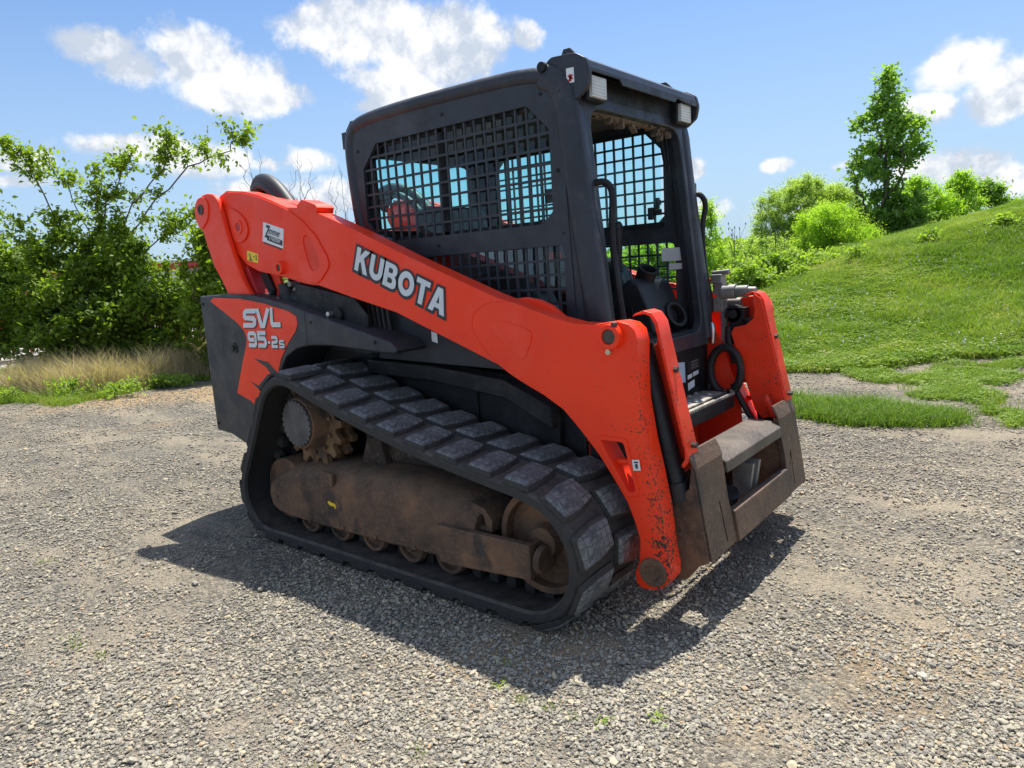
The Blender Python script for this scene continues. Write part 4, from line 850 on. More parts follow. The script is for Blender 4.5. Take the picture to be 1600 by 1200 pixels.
# visor with work lights and lifting eyes
VS = rounded([(1.235, 2.098), (1.275, 2.125), (1.385, 2.118), (1.435, 2.088), (1.448, 2.04), (1.435, 1.985), (1.385, 1.950), (1.335, 1.955), (1.30, 1.985), (1.275, 2.045)], .012, 3)
m = MB()
for s in (-1, 1): m.prism(VS, s*.470, s*.492)
m.prism([(1.262, 2.120), (1.385, 2.113), (1.432, 2.085), (1.444, 2.05), (1.438, 2.05), (1.424, 2.078), (1.38, 2.100), (1.262, 2.106)], -.469, .469)
m.prism([(-.469, 2.06), (.469, 2.06), (.469, 2.035), (.40, 2.035), (.26, 2.045), (.235, 2.025), (-.235, 2.025), (-.26, 2.045), (-.469, 2.045)], 1.434, 1.444, axis='x')
vz = m.build('visor', CHARB, TL, .004)
for s in (-1, 1):
    m = MB(); m.cyl((1.245, s*.475, 2.092), (1.245, s*.520, 2.092), .020, .020, 20); m.build('mounting_bolt', BLACK, vz, .003)
    m = MB(); m.box((1.385, s*.385, 2.0), (.05, .125, .10)); hs = m.build('work_light', BLACK, vz, .008)
    m = MB(); m.box((1.415, s*.385, 2.0), (.02, .105, .078)); 
    for k in range(6): m.box((1.426, s*.385, 1.970+k*.012), (.004, .10, .004))
    m.build('light_lens', LENS, vz, .005)
    m = MB(); m.prism([(1.26, 2.115), (1.285, 2.165), (1.315, 2.165), (1.36, 2.12)], s*.405, s*.417, holes=[arcpts(1.30, 2.14, .009, 0, 330, 9)]); m.build('lifting_eye', CHARB, vz, .002)
    m = MB(); m.prism([(-.035, 2.03), (-.04, 2.075), (.0, 2.115), (.035, 2.115), (.08, 2.09), (.06, 2.0)], s*.44, s*.452, holes=[arcpts(-.005, 2.08, .009, 0, 330, 9)]); m.box((-.01, s*.46, 2.02), (.05, .05, .08)); m.build('rear_lifting_eye', CHARB, TL, .002)
m = MB(); m.add([(1.345, -.4935, 2.068), (1.380, -.4935, 2.066), (1.380, -.4935, 2.012), (1.345, -.4935, 2.014)], [(0, 1, 2, 3)]); m.build('visor_sticker', WHITE, vz)
m = MB()
for pts in ([(1.350, 2.038), (1.374, 2.022), (1.377, 2.027), (1.353, 2.043)], [(1.350, 2.020), (1.372, 2.043), (1.376, 2.038), (1.355, 2.017)], [(1.357, 2.044), (1.368, 2.044), (1.368, 2.018), (1.357, 2.018)]): m.add([(p[0], -.4941, p[1]) for p in pts], [(0, 1, 2, 3)])
m.build('sticker_symbol', REDP, vz)
# grab handles on both posts
for s in (-1, 1):
    m = MB()
    if s < 0: m.tube([(1.40, -.425, 1.64), (1.45, -.405, 1.645), (1.475, -.40, 1.60), (1.465, -.40, 1.50), (1.462, -.40, 1.40), (1.485, -.40, 1.20), (1.51, -.40, 1.02), (1.50, -.41, .97)], .0135, 12)
    else: m.tube([(1.39, .505, 1.635), (1.43, .525, 1.635), (1.455, .53, 1.58), (1.43, .53, 1.49), (1.432, .53, 1.35), (1.45, .53, 1.20), (1.475, .53, 1.09), (1.46, .525, 1.03), (1.42, .51, 1.03)], .0135, 12)
    gh = m.build('grab_handle', BLACK, TL)
    m = MB(); y_ = -.45 if s < 0 else .505
    m.box((1.385, y_, 1.655), (.05, .035, .07)); m.build('handle_bracket', PIN, gh, .006); m = MB(); m.box((1.435, y_, 1.02), (.04, .035, .06)); m.build('handle_bracket', PIN, gh, .006)
    if s < 0:
        m = MB(); m.tube([(1.40, -.44, 1.45), (1.445, -.44, 1.10), (1.455, -.44, .98)], .010, 8); m.build('cable', HOSE, TL)
# gas strut, latch inside, seat, controls
m = MB(); m.cyl((1.28, .40, 1.93), (1.30, .42, 1.78), .013, .013, 12); m.cyl((1.30, .42, 1.79), (1.345, .44, 1.50), .006, .006, 10); m.build('gas_strut', BLACK, TL)
m = MB(); m.box((1.20, .44, 1.56), (.03, .03, .06)); m.box((1.23, .45, 1.565), (.04, .02, .03)); m.build('window_catch', PLASTIC, TL, .004)
m = MB(); m.box((.50, 0, 1.22), (.48, .48, .12)); m.box((.26, 0, 1.45), (.12, .46, .46), Matrix.Rotation(R(-10), 3, 'Y')); m.box((.56, 0, 1.08), (.40, .40, .16)); m.build('seat', PLASTIC, TL, .04, 4)
for s in (-1, 1):
    m = MB(); m.prism([(.62, 1.18), (.66, 1.30), (.98, 1.36), (1.06, 1.30), (1.20, 1.02), (1.20, .98), (.62, .98)], s*.30, s*.44); cn = m.build('control_console', PLASTIC, TL, .02, 3)
    m = MB(); m.cyl((1.04, s*.34, 1.28), (1.06, s*.33, 1.38), .035, .020, 14); m.cyl((1.06, s*.33, 1.37), (1.07, s*.32, 1.50), .022, .030, 14); m.cyl((1.07, s*.32, 1.50), (1.075, s*.31, 1.53), .032, .018, 14); m.build('joystick', PLASTIC, cn, .008)
# cup-holder pod at the door, far side
m = MB(); m.prism([(1.08, .99), (1.09, 1.10), (1.20, 1.21), (1.26, 1.25), (1.31, 1.22), (1.37, 1.08), (1.39, 1.0), (1.37, .97)], .08, .40, holes=[]); pod = m.build('storage_pod', PLASTIC, TL, .025, 3)
m = MB(); m.cyl((1.33, .30, 1.03), (1.405, .28, 1.065), .062, .066, 24, hole=.048); m.cyl((1.24, .24, 1.20), (1.29, .22, 1.29), .045, .05, 20, hole=.036); m.build('cup_holder', BLACK, pod, .004)
m = MB(); m.box((1.20, .079, 1.09), (.15, .004, .045), Matrix.Rotation(R(-8), 3, 'Y')); m.build('pod_recess', BLACK, pod, .002)
m = MB(); m.box((1.05, -.10, 1.33), (.03, .30, .04)); m.cyl((1.10, -.36, 1.24), (1.12, -.34, 1.36), .035, .028); m.build('lap_bar', PLASTIC, TL, .01)
m = MB(); m.box((1.30, .451, 1.35), (.11, .003, .065)); m.box((1.32, .451, 1.29), (.07, .003, .03)); m.build('interior_label', WHITE, TL)
# foot box, labels, step
m = MB(); m.prism(rounded([(.10, .62), (.14, .80), (.17, .86), (.50, .90), (.56, .87), (.585, .80), (.60, .66), (.60, .62)], .02, 3), 1.36, 1.452, axis='x'); m.prism([(-.40, .62), (.10, .62), (.10, .86), (-.40, .84)], 1.36, 1.43, axis='x'); fb = m.build('front_foot_box', BLACK, TL, .008)
def lab(pts, mm_, nm='front_label', x=1.4535): q = MB(); q.add([(x, p[0], p[1]) for p in pts], [(0, 1, 2, 3)]); return q.build(nm, mm_, fb)
lab([(.145, .845), (.245, .835), (.250, .735), (.155, .75)], BLUEP); lab([(.275, .83), (.40, .83), (.41, .785), (.28, .775)], INK)
for k in range(3): lab([(.315, .828-k*.015), (.395, .832-k*.015), (.395, .824-k*.015), (.315, .820-k*.015)], GREYST, 'label_line', 1.4545)
lab([(.275, .765), (.325, .768), (.325, .748), (.275, .744)], WHITE); lab([(.335, .772), (.40, .775), (.40, .755), (.335, .75)], GREYW); lab([(.275, .725), (.35, .735), (.352, .700), (.278, .688)], WHITE)
m = MB(); m.tube([(1.41, .575, .63), (1.47, .60, .72), (1.47, .60, .83), (1.44, .57, .89)], .014, 10); m.build('wiring_loop', HOSE, TL)
ST = rounded([(1.42, -.28), (1.60, -.28), (1.645, -.23), (1.645, .38), (1.60, .455), (1.42, .47)], .03, 4)
ST2 = [(p[0]*.955+1.53*.045, p[1]*.965+.09*.035) for p in ST]
m = MB(); m.prism(ST, .605, .668, axis='z', holes=[ST2]); stp = m.build('step', BLACK, TL, .002)
m = MB(); m.prism([(1.425, -.265), (1.565, -.265), (1.565, .45), (1.425, .455)], .652, .660, axis='z')
for i in range(8):
    for j in range(2): m.cyl((1.455+.07*j, -.20+.08*i, .659), (1.455+.07*j, -.20+.08*i, .667), .016, .011, 12)
m.build('step_tread', TREAD, stp, .002)
m = MB(); m.prism([(1.567, -.265), (1.60, -.265), (1.60, .45), (1.567, .45)], .630, .650, axis='z'); m.build('step_gutter', TREAD, stp, .002)
m = MB()
for i in range(30): m.box((1.640, -.22+.0205*i, .671), (.010, .011, .012))
for i in range(5): m.box((1.635-.008*i, .39+.012*i, .671), (.010, .006, .012))
m.build('step_teeth', TREAD, stp)
for y_ in (.33, -.15): m = MB(); m.box((1.50, y_, .58), (.12, .04, .05)); m.build('step_bracket', BLACK, stp, .003)
# ---- hydraulics on the far arm
m = MB(); m.box((1.505, .555, 1.13), (.055, .05, .16)); m.box((1.50, .55, 1.215), (.06, .06, .045)); m.cyl((1.47, .55, 1.242), (1.56, .55, 1.248), .013); m.box((1.53, .545, .99), (.034, .02, .22)); au = m.build('coupler_block', GREYST, TL, .006)
m = MB(); m.cyl((1.53, .53, 1.15), (1.60, .53, 1.15), .036, .036, 20); m.cyl((1.60, .53, 1.15), (1.66, .53, 1.15), .028, .030, 20); m.cyl((1.66, .53, 1.15), (1.70, .53, 1.15), .022, .020, 16); m.cyl((1.53, .60, 1.09), (1.60, .60, 1.09), .025); m.build('quick_coupler', GREYST, au, .004)
m = MB(); m.tube([(1.38, .56, 1.11), (1.36, .56, 1.18), (1.39, .56, 1.205), (1.47, .56, 1.21)], .010, 10); m.tube([(1.38, .55, 1.13), (1.50, .55, 1.13)], .022, 12); m.build('orange_pipe', ORANGE, au)
m = MB(); m.cyl((1.585, .52, 1.04), (1.585, .60, 1.04), .044, .044, 24, hole=.02); m.cyl((1.585, .51, 1.04), (1.585, .60, 1.04), .022); m.box((1.60, .56, .98), (.08, .08, .18)); m.tube([(1.57, .50, .98), (1.57, .49, .93), (1.58, .49, .88), (1.60, .50, .80)], .016, 10); m.build('rotary_fitting', BLACK, TL, .003)
m = MB(); m.tube([(1.47, .50, .98), (1.48, .49, 1.0), (1.50, .48, .99), (1.495, .48, .90)], .012, 10); m.build('steel_elbow', STEEL, TL)
m = MB()
for (a0, rr, oy) in ((0, .016, 0), ):
    pts = [(1.565+.080*math.cos(R(a)), .46+oy+.01*math.sin(R(a*.5)), .765+.115*math.sin(R(a))) for a in range(-60, 305, 18)]
    m.tube(pts, rr, 10, smooth=1)
for a in range(-60, 300, 7): # spiral wrap
    c_ = Vector((1.565+.080*math.cos(R(a)), .46+.01*math.sin(R(a*.5)), .765+.115*math.sin(R(a)))); tg = Vector((-math.sin(R(a))*.08, 0, math.cos(R(a))*.115)).normalized()
    m.cyl(c_-tg*.0035, c_+tg*.0035, .021, .021, 10)
m.tube([(1.49, .47, .80), (1.485, .47, .72), (1.475, .47, .64), (1.47, .47, .56)], .015, 10); m.build('coiled_hose', HOSE, TL)
m = MB(); m.cyl((1.57, .46, .640), (1.575, .46, .668), .020, .018, 6); m.build('hose_fitting', STEEL, TL)
m = MB(); m.tube([(1.62, .52, .86), (1.68, .53, .72), (1.72, .53, .58), (1.74, .53, .44)], .026, 12); m.tube([(1.60, .47, .70), (1.66, .49, .56), (1.73, .50, .46), (1.78, .45, .42)], .014, 10); m.build('tilt_hose', HOSE, TL)
# ---- quick attach coupler
CP = TL
def cx_(z): return 1.862+(.575-z)*.16
for s in (-1, 1):
    def shp(q): return (q[0]+1.862+(.575-q[2])*.16, q[1], q[2])
    m = MB(); m.prism([(s*.565, .575), (s*.565, .40), (s*.560, .225), (s*.315, .225), (s*.335, .40), (s*.325, .575)], -.016, .006, axis='x', holes=[[(s*.40, .25), (s*.409, .25), (s*.421, .41), (s*.412, .41)]], shear=shp); pl = m.build('attach_plate', RUSTB, TL, .004)
    m = MB(); m.prism([(1.864, .572), (1.874, .568), (1.860, .602), (1.843, .634), (1.834, .629), (1.850, .597)], s*.325, s*.575); m.build('hook_lip', RUSTB, pl, .004)
    m = MB(); m.prism([(1.855, .590), (1.845, .50), (1.775, .42), (1.745, .33), (1.735, .24), (1.750, .155), (1.79, .130), (1.835, .150), (1.88, .205), (1.918, .225), (1.862, .57)], s*.575, s*.566); m.cyl((1.795, s*.572, .335), (1.795, s*.580, .335), .026, .024, 20, hole=.012); m.build('cheek_plate', RUST, pl, .005)
    m = MB(); m.prism([(1.855, .585), (1.74, .36), (1.735, .2), (1.80, .14), (1.88, .21), (1.90, .225)], s*.36, s*.345); m.build('inner_cheek', RUST, pl, .005)
    m = MB(); m.cyl((1.757, s*.34, .205), (1.757, s*.62, .205), .032); m.build('pivot_pin', PIN, pl)
    m = MB(); m.box((1.80, s*.43, .60), (.018, .03, .13), Matrix.Rotation(R(-25), 3, 'Y')); m.build('latch_lever', RUSTB if s < 0 else ORANGE2, pl, .003)
m = MB(); m.prism([(1.880, .345), (1.915, .345), (1.935, .225), (1.90, .215)], -.318, .318); m.build('lower_bar', RUSTB, TL, .005)
m = MB(); m.prism([(1.735, .570), (1.845, .563), (1.884, .538), (1.888, .495), (1.879, .493), (1.874, .532), (1.842, .553), (1.735, .560)], -.318, .32); m.build('cover_plate', COVER, TL, .004)
m = MB(); m.cyl((1.815, -.30, .50), (1.80, .33, .48), .042, .042, 24); m.cyl((1.82, -.16, .36), (1.80, -.10, .23), .05, .03, 20); m.build('latch_cylinder', BLACK, TL, .004)
m = MB(); m.prism([(1.78, .46), (1.88, .45), (1.86, .30), (1.84, .26), (1.79, .30)], -.02, .0); m.prism([(1.78, .46), (1.88, .45), (1.86, .32), (1.80, .28)], .055, .075); m.build('latch_link', GREYST, TL, .005)
m = MB(); m.cyl((1.757, -.34, .205), (1.757, .34, .205), .04); m.build('torsion_tube', RUST, TL)
for s in (-1, 1):
    m = MB(); m.prism([(-.55, 1.40), (-.10, 1.345), (.45, 1.22), (.66, 1.12), (.62, .94), (-.55, 1.0)], s*.535, s*.548); m.build('black_filler_plate', BLACK, TL, .004)  # added black plates that hide the sunlit engine cover under the arms
# small fittings under the arm
m = MB(); m.add([(.585, -.577, 1.068), (.622, -.577, 1.058), (.622, -.577, 1.012), (.585, -.577, 1.022)], [(0, 1, 2, 3)]); m.build('chassis_sticker', WHITE, TL)
m = MB(); m.box((.40, -.58, 1.015), (.085, .008, .065)); lt = m.build('latch_plate', BRASS, TL, .003)
for dx in (-.025, .025): m = MB(); m.cyl((.40+dx, -.583, .998), (.40+dx, -.59, .998), .011, .011, 12); m.build('bolt', STEEL, lt)
m = MB(); m.cyl((.30, -.58, .97), (.30, -.58, 1.05), .010); m.cyl((.285, -.58, .985), (.315, -.58, .985), .016, .016, 6); m.build('grease_fitting', STEEL, TL)
m = MB(); m.prism([(.20, .93), (1.08, .90), (1.05, .94), (.9, 1.0), (.55, 1.12), (.20, 1.2)], -.573, -.55); m.build('lower_cab_panel', CHAR, TL, .004)
m = MB()
for k in range(5): m.tube([(.18+.035*k, -.60, 1.22), (.20+.035*k, -.61, 1.10), (.22+.03*k, -.60, .96)], .011, 8)
m.build('side_hoses', HOSE, TL)

# =================================================================== SCATTERED STUFF
def pts_instances(name, P, rot, scl, idx, tint, protos, label, m=None):
    me = bpy.data.meshes.new(name); me.vertices.add(len(P)); me.vertices.foreach_set('co', P.astype(np.float32).ravel())
    for nm, ty, arr in (('rot', 'FLOAT_VECTOR', rot), ('scl', 'FLOAT_VECTOR', scl), ('idx', 'INT', idx), ('tint', 'FLOAT', tint)):
        a = me.attributes.new(nm, ty, 'POINT')
        a.data.foreach_set('vector' if ty == 'FLOAT_VECTOR' else 'value', np.asarray(arr, np.int32 if ty == 'INT' else np.float32).ravel())
    o = bpy.data.objects.new(name, me); COL.objects.link(o); tag(o, label, kind='stuff')
    pc = bpy.data.collections.new(name+'_kinds')
    for p in protos: pc.objects.link(p)
    g = bpy.data.node_groups.new(name+'_nodes', 'GeometryNodeTree'); g.interface.new_socket('Geometry', in_out='INPUT', socket_type='NodeSocketGeometry'); g.interface.new_socket('Geometry', in_out='OUTPUT', socket_type='NodeSocketGeometry')
    gi = g.nodes.new('NodeGroupInput'); go_ = g.nodes.new('NodeGroupOutput'); ip = g.nodes.new('GeometryNodeInstanceOnPoints'); ci = g.nodes.new('GeometryNodeCollectionInfo')
    ci.inputs['Collection'].default_value = pc; ci.inputs['Separate Children'].default_value = True; ci.inputs['Reset Children'].default_value = True
    def na(nm, ty): n = g.nodes.new('GeometryNodeInputNamedAttribute'); n.data_type = ty; n.inputs['Name'].default_value = nm; return n.outputs['Attribute']
    g.links.new(gi.outputs[0], ip.inputs['Points']); g.links.new(ci.outputs[0], ip.inputs['Instance']); ip.inputs['Pick Instance'].default_value = True
    g.links.new(na('idx', 'INT'), ip.inputs['Instance Index']); g.links.new(na('rot', 'FLOAT_VECTOR'), ip.inputs['Rotation']); g.links.new(na('scl', 'FLOAT_VECTOR'), ip.inputs['Scale'])
    g.links.new(ip.outputs[0], go_.inputs[0]); md = o.modifiers.new('scatter', 'NODES'); md.node_group = g
    return o
rng = np.random.default_rng(5)
# ---- loose stones of the gravel
stm, t, b, o = mat('loose_stone'); at = N(t, 'ShaderNodeAttribute'); at.attribute_name = 'tint'; at.attribute_type = 'INSTANCER'
c = ramp(t, at.outputs['Fac'], [(0, (.11, .105, .095)), (1., (.62, .56, .43)), (.25, (.22, .207, .178)), (.5, (.31, .288, .238)), (.75, (.42, .38, .29)), (.88, (.48, .405, .275)), (.95, (.44, .29, .17))])
v = ocoord(t); c = mixc_(t, tm(t, 'MULTIPLY', tmr(t, tnoise(t, v, 1.6, 4), .4, .7), .35), c, (.32, .27, .20))
L(t, c, b.inputs['Base Color']); b.inputs['Roughness'].default_value = .95; b.inputs['Specular IOR Level'].default_value = .25
stones = []
for k in range(7):
    bm = bmesh.new(); bmesh.ops.create_icosphere(bm, subdivisions=1, radius=.5); rs = np.random.default_rng(50+k)
    for v_ in bm.verts: v_.co *= 1+rs.uniform(-.22, .22); v_.co.z *= .72
    for _ in range(3):
        nrm = Vector(rs.normal(size=3)).normalized(); bmesh.ops.bisect_plane(bm, geom=bm.verts[:]+bm.edges[:]+bm.faces[:], plane_co=nrm*.36, plane_no=nrm, clear_outer=True); bmesh.ops.holes_fill(bm, edges=bm.edges[:])
    me = bpy.data.meshes.new('stone'); bm.to_mesh(me); bm.free(); me.materials.append(stm); stones.append(bpy.data.objects.new('loose_stone', me))
def stone_field(n, Dmax, Dmin, smin, smax, name, label):
    u = rng.random(n); D = Dmin*(Dmax/Dmin)**u if Dmin > 0 else Dmax*u; S = (rng.random(n)*2-1)*(.9*D+.75)
    P = xy(D, S); x, y = P[:, 0], P[:, 1]
    clump = fbm(x*2.1, y*2.1, 9); keep = (.6*clump+.4*fbm(x*6, y*6, 19)+rng.normal(0, .05, n) > np.where(rng.random(n) < .22, .36, .425)) & (turf_mask(x, y) < .4) & ~((D > verge_edge(S)+.3) & (S < -2.5))
    D, S, x, y = D[keep], S[keep], x[keep], y[keep]; n = len(x)
    s = smin*(smax/smin)**(rng.random(n)**2.2)*np.clip(.75+D*.06, .8, 1.3)
    z = height(x, y)+s*.24
    scl = np.stack([s*rng.uniform(.8, 1.4, n), s*rng.uniform(.7, 1.1, n), s*rng.uniform(.6, 1, n)], 1)
    return pts_instances(name, np.stack([x, y, z], 1), np.stack([rng.uniform(-.5, .5, n), rng.uniform(-.5, .5, n), rng.uniform(0, 6.28, n)], 1), scl, rng.integers(0, 7, n), rng.beta(2.2, 2.2, n), stones, label)
stone_field(520000, 9.5, 1.15, .005, .021, 'gravel_stones', 'small loose grey stones covering the gravel yard')
stone_field(2000, 8.5, 1.15, .020, .036, 'larger_gravel_stones', 'coarser pebbles strewn over the gravel yard')

# ---- grass blades
def blade_tuft(name, seed, nb, h, w, lean, m, spread=.035):
    r = np.random.default_rng(seed); V = []; F = []; T = []
    for i in range(nb):
        a = r.uniform(0, 6.28); bx, by = r.normal(0, spread, 2); hh = h*r.uniform(.5, 1.15); ln = lean*r.uniform(.2, 1.4)*hh; fa = r.uniform(0, 6.28); tx, ty = math.cos(fa)*w/2, math.sin(fa)*w/2
        o = len(V); dx, dy = math.cos(a), math.sin(a)
        for q, ww in ((0, 1), (.5, .85)): V += [(bx+dx*ln*q*q-tx*ww, by+dy*ln*q*q-ty*ww, hh*q), (bx+dx*ln*q*q+tx*ww, by+dy*ln*q*q+ty*ww, hh*q)]
        V.append((bx+dx*ln, by+dy*ln, hh*(1-.25*lean))); F += [(o, o+1, o+3, o+2), (o+2, o+3, o+4)]
    me = bpy.data.meshes.new(name); me.from_pydata(V, [], F); me.materials.append(m); return bpy.data.objects.new(name, me)
def grassmat(name, stops, trans=.35):
    m, t, b, o = mat(name); at = N(t, 'ShaderNodeAttribute'); at.attribute_name = 'tint'; at.attribute_type = 'INSTANCER'
    c = ramp(t, at.outputs['Fac'], stops); L(t, c, b.inputs['Base Color']); b.inputs['Roughness'].default_value = .6; b.inputs['Specular IOR Level'].default_value = .3
    tl = N(t, 'ShaderNodeBsdfTranslucent'); L(t, mixc_(t, 1.0, c, (1.5, 1.6, .6), 'MULTIPLY'), tl.inputs[0]); mx = N(t, 'ShaderNodeMixShader'); mx.inputs[0].default_value = trans; L(t, b.outputs[0], mx.inputs[1]); L(t, tl.outputs[0], mx.inputs[2]); L(t, mx.outputs[0], o.inputs[0]); return m
GR = grassmat('grass_blades', [(0, (.09, .17, .02)), (1, (.42, .38, .17)), (.45, (.17, .27, .035)), (.75, (.25, .34, .05)), (.88, (.30, .37, .08))])
DRY = grassmat('dry_grass_blades', [(0, (.34, .27, .16)), (1, (.70, .60, .42)), (.5, (.52, .43, .28))], .25)
tufts = [blade_tuft('grass_tuft', 70+k, 22, .075, .006, .7, GR, .045) for k in range(4)]
tufts_t = [blade_tuft('tall_grass_tuft', 80+k, 20, .15, .006, .9, GR, .07) for k in range(3)]
clover = []
for k in range(2):
    r = np.random.default_rng(90+k); V = []; F = []
    for i in range(16):
        c0 = np.array([*r.normal(0, .05, 2), r.uniform(.015, .05)]); a = r.uniform(0, 6.28)
        for j in range(3):
            aa = a+j*2.1; d = np.array([math.cos(aa), math.sin(aa), .25]); e = np.array([-math.sin(aa), math.cos(aa), 0]); o_ = len(V); V += [c0, c0+d*.009+e*.008, c0+d*.020, c0+d*.009-e*.008]; F.append((o_, o_+1, o_+2, o_+3))
    me = bpy.data.meshes.new('clover_tuft'); me.from_pydata([tuple(q) for q in V], [], F); me.materials.append(GR); clover.append(bpy.data.objects.new('clover_tuft', me))
FLW = plain('clover_flower', (.72, .70, .62), .8, 0, 0, .1)
m = MB(); m.cyl((0, 0, .0), (0, 0, .07), .0012, seg=4); m.cyl((0, 0, .07), (0, 0, .088), .006, .008, seg=6); fl_ = m.build('clover_flower', FLW); COL.objects.unlink(fl_)
def field(name, label, x, y, protos, s0, s1, tint, zoff=0, pick=None):
    n = len(x); s = rng.uniform(s0, s1, n)
    return pts_instances(name, np.stack([x, y, height(x, y)+zoff], 1), np.stack([rng.normal(0, .12, n), rng.normal(0, .12, n), rng.uniform(0, 6.28, n)], 1), np.stack([s, s, s*rng.uniform(.7, 1.3, n)], 1), rng.integers(0, len(protos), n) if pick is None else pick, tint, protos, label)
n = 150000; D = 7.0*(32/7.0)**rng.random(n); S = .8+(.95*D)*rng.random(n)
P = xy(D, S); x, y = P[:, 0], P[:, 1]; bare = fbm(x*.7, y*.7, 44); toe = sstep(10.5, 8, D)
keep = (turf_mask(x, y) > .5) & (bare+.05*rng.normal(size=n) > .24+.16*toe); D, S, x, y, toe = D[keep], S[keep], x[keep], y[keep], toe[keep]; n = len(x)
tint = np.clip(.12+.85*fbm(x*.9, y*.9, 12)+.25*(fbm(x*.25, y*.25, 8)-.5)+.30*(vnoise(x*5, y*5, 91)-.5)+rng.normal(0, .17, n)+.15*sstep(.45, .6, fbm(x*3, y*3, 77))*toe, 0, .98)
pick = np.where(rng.random(n) < .25, rng.integers(4, 6, n), rng.integers(0, 4, n)); pick = np.where(fbm(x*.5, y*.5, 90) > .56, np.where(rng.random(n) < .2, rng.integers(6, 9, n), pick), pick)
s_extra = 1.0
field('bank_grass', 'short mown grass with clover covering the bank', x, y, tufts+clover+tufts_t, .8, 1.35, tint, .004, pick)
k = (rng.random(n) < .05) & (D < 13) & (fbm(x*1.1, y*1.1, 61) > .47); field('clover_flowers', 'tiny white clover blossoms dotted over the bank', x[k], y[k], [fl_], .8, 1.3, tint[k])
# green patch in the gravel right of the loader and sparse turf around it
n = 60000; D = rng.uniform(4.6, 7.6, n); S = rng.uniform(1.9, 6.5, n); P = xy(D, S); x, y = P[:, 0], P[:, 1]
ax_ = (S-2.66)/.66; cD = 5.85-.62*(S-2.35); pd = np.abs(D-cD)/.42
patch = (ax_**2+pd**2+(fbm(x*2.5, y*2.5, 15)-.47)*1.6 < 1.0)
sparse = (fbm(x*1.9, y*1.9, 25)+.03*rng.normal(size=n) > .575-.04*sstep(3.0, 5, S)) & (D > 5.0-.12*(S-2)) & (S > 3.5) & (rng.random(n) < .25)
tail = (np.abs(D-(5.1-.12*(S-3.4))) < .28) & (S > 3.2) & (fbm(x*3, y*3, 5) > .47) & (rng.random(n) < .25)
kk = patch & (rng.random(n) < .6) | sparse & (turf_mask(x, y) < .6) | tail; xx, yy = x[kk], y[kk]; pk = patch[kk]
nn = len(xx); pick = np.where(pk & (rng.random(nn) < .45), rng.integers(6, 9, nn), rng.integers(0, 6, nn))
field('gravel_grass', 'patch of bright grass growing through the gravel beside the loader', xx, yy, tufts+clover+tufts_t, .55, .95, np.clip(np.where(pk, .3, .55)+rng.normal(0, .15, nn), 0, .95), .0, pick)
# weedy verge on the left
n = 90000; D = rng.uniform(8.2, 13.4, n); S = rng.uniform(-13, -2.2, n); P = xy(D, S); x, y = P[:, 0], P[:, 1]; e = D-verge_edge(S)+(fbm(x*1.4, y*1.4, 31)-.47)*1.3
kk = (e > 0) & (rng.random(n) < .85); D, S, x, y, e = D[kk], S[kk], x[kk], y[kk], e[kk]; n = len(x)
dryz = np.clip(sstep(.35, .8, e)*sstep(3.6, 2.6, e)*sstep(.30, .5, fbm(x*1.1, y*1.1, 66))*(S > -7.2)+.85*(S > -5.3)*(e > .3), 0, 1)
isdry = rng.random(n) < dryz*.9
field('verge_grass', 'green and yellowing grass along the left verge', x[~isdry], y[~isdry], tufts+tufts_t, .45, 1.05, np.clip(.5+.6*fbm(x*1.3, y*1.3, 3)[~isdry]-.12+rng.normal(0, .15, (~isdry).sum()), 0, 1), 0)
dry_t = [blade_tuft('dry_grass_tuft', 95+k, 22, .42, .0045, .55, DRY, .06) for k in range(4)]
for p_ in dry_t:
    me = p_.data; r = np.random.default_rng(len(me.vertices))
field('dry_grass', 'pale dead grass stalks standing in front of the left shrubs', x[isdry], y[isdry], dry_t, .7, 1.45, rng.random(isdry.sum()), 0)
# sprigs in the yard
n = 26; D = np.array([2.5, 2.6, 2.45, 2.0, 2.05, 1.95, 2.1, 1.9, 2.2, 6.4, 6.0, 6.1, 1.75, 1.8, 3.4, 1.85, 1.82]); S = np.array([-1.72, -1.8, -1.62, .0, -.05, .03, -.12, .1, -.02, 2.6, 2.75, 2.9, -.6, -.35, -2.4, .35, .2])
P = xy(D+rng.normal(0, .02, len(D)), S+rng.normal(0, .02, len(D))); field('weed_sprigs', 'small weed sprigs poking through the gravel in front of the loader', P[:, 0], P[:, 1], clover+tufts, .3, .5, rng.uniform(.5, .8, len(D)))

# ---- a few larger pale stones
STN = plain('pale_stone', (.46, .42, .35), .9, 0, .5, .15)
for (x, y, s, lb) in ((2.595, -.549, .034, 'largest pale stone lying alone in the gravel right of the shadow'), (.811, -1.804, .026, 'flat elongated pale stone on the gravel in the left foreground'), (2.769, .599, .024, 'rusty tan stone at the right edge of the gravel'), (2.414, -.907, .020, 'small orange-tan stone on the gravel at the bottom right')):
    me = stones[int(s*1000) % 7].data.copy(); me.materials.clear(); me.materials.append(STN); q = bpy.data.objects.new('stone', me); COL.objects.link(q); q.location = (x, y, float(height(np.array([x]), np.array([y]))[0])+s*.2); q.scale = (s*1.5, s, s*.9); q.rotation_euler = (0, .1, s*70)
    tag(q, lb, 'stone', 'loose stones on the gravel')

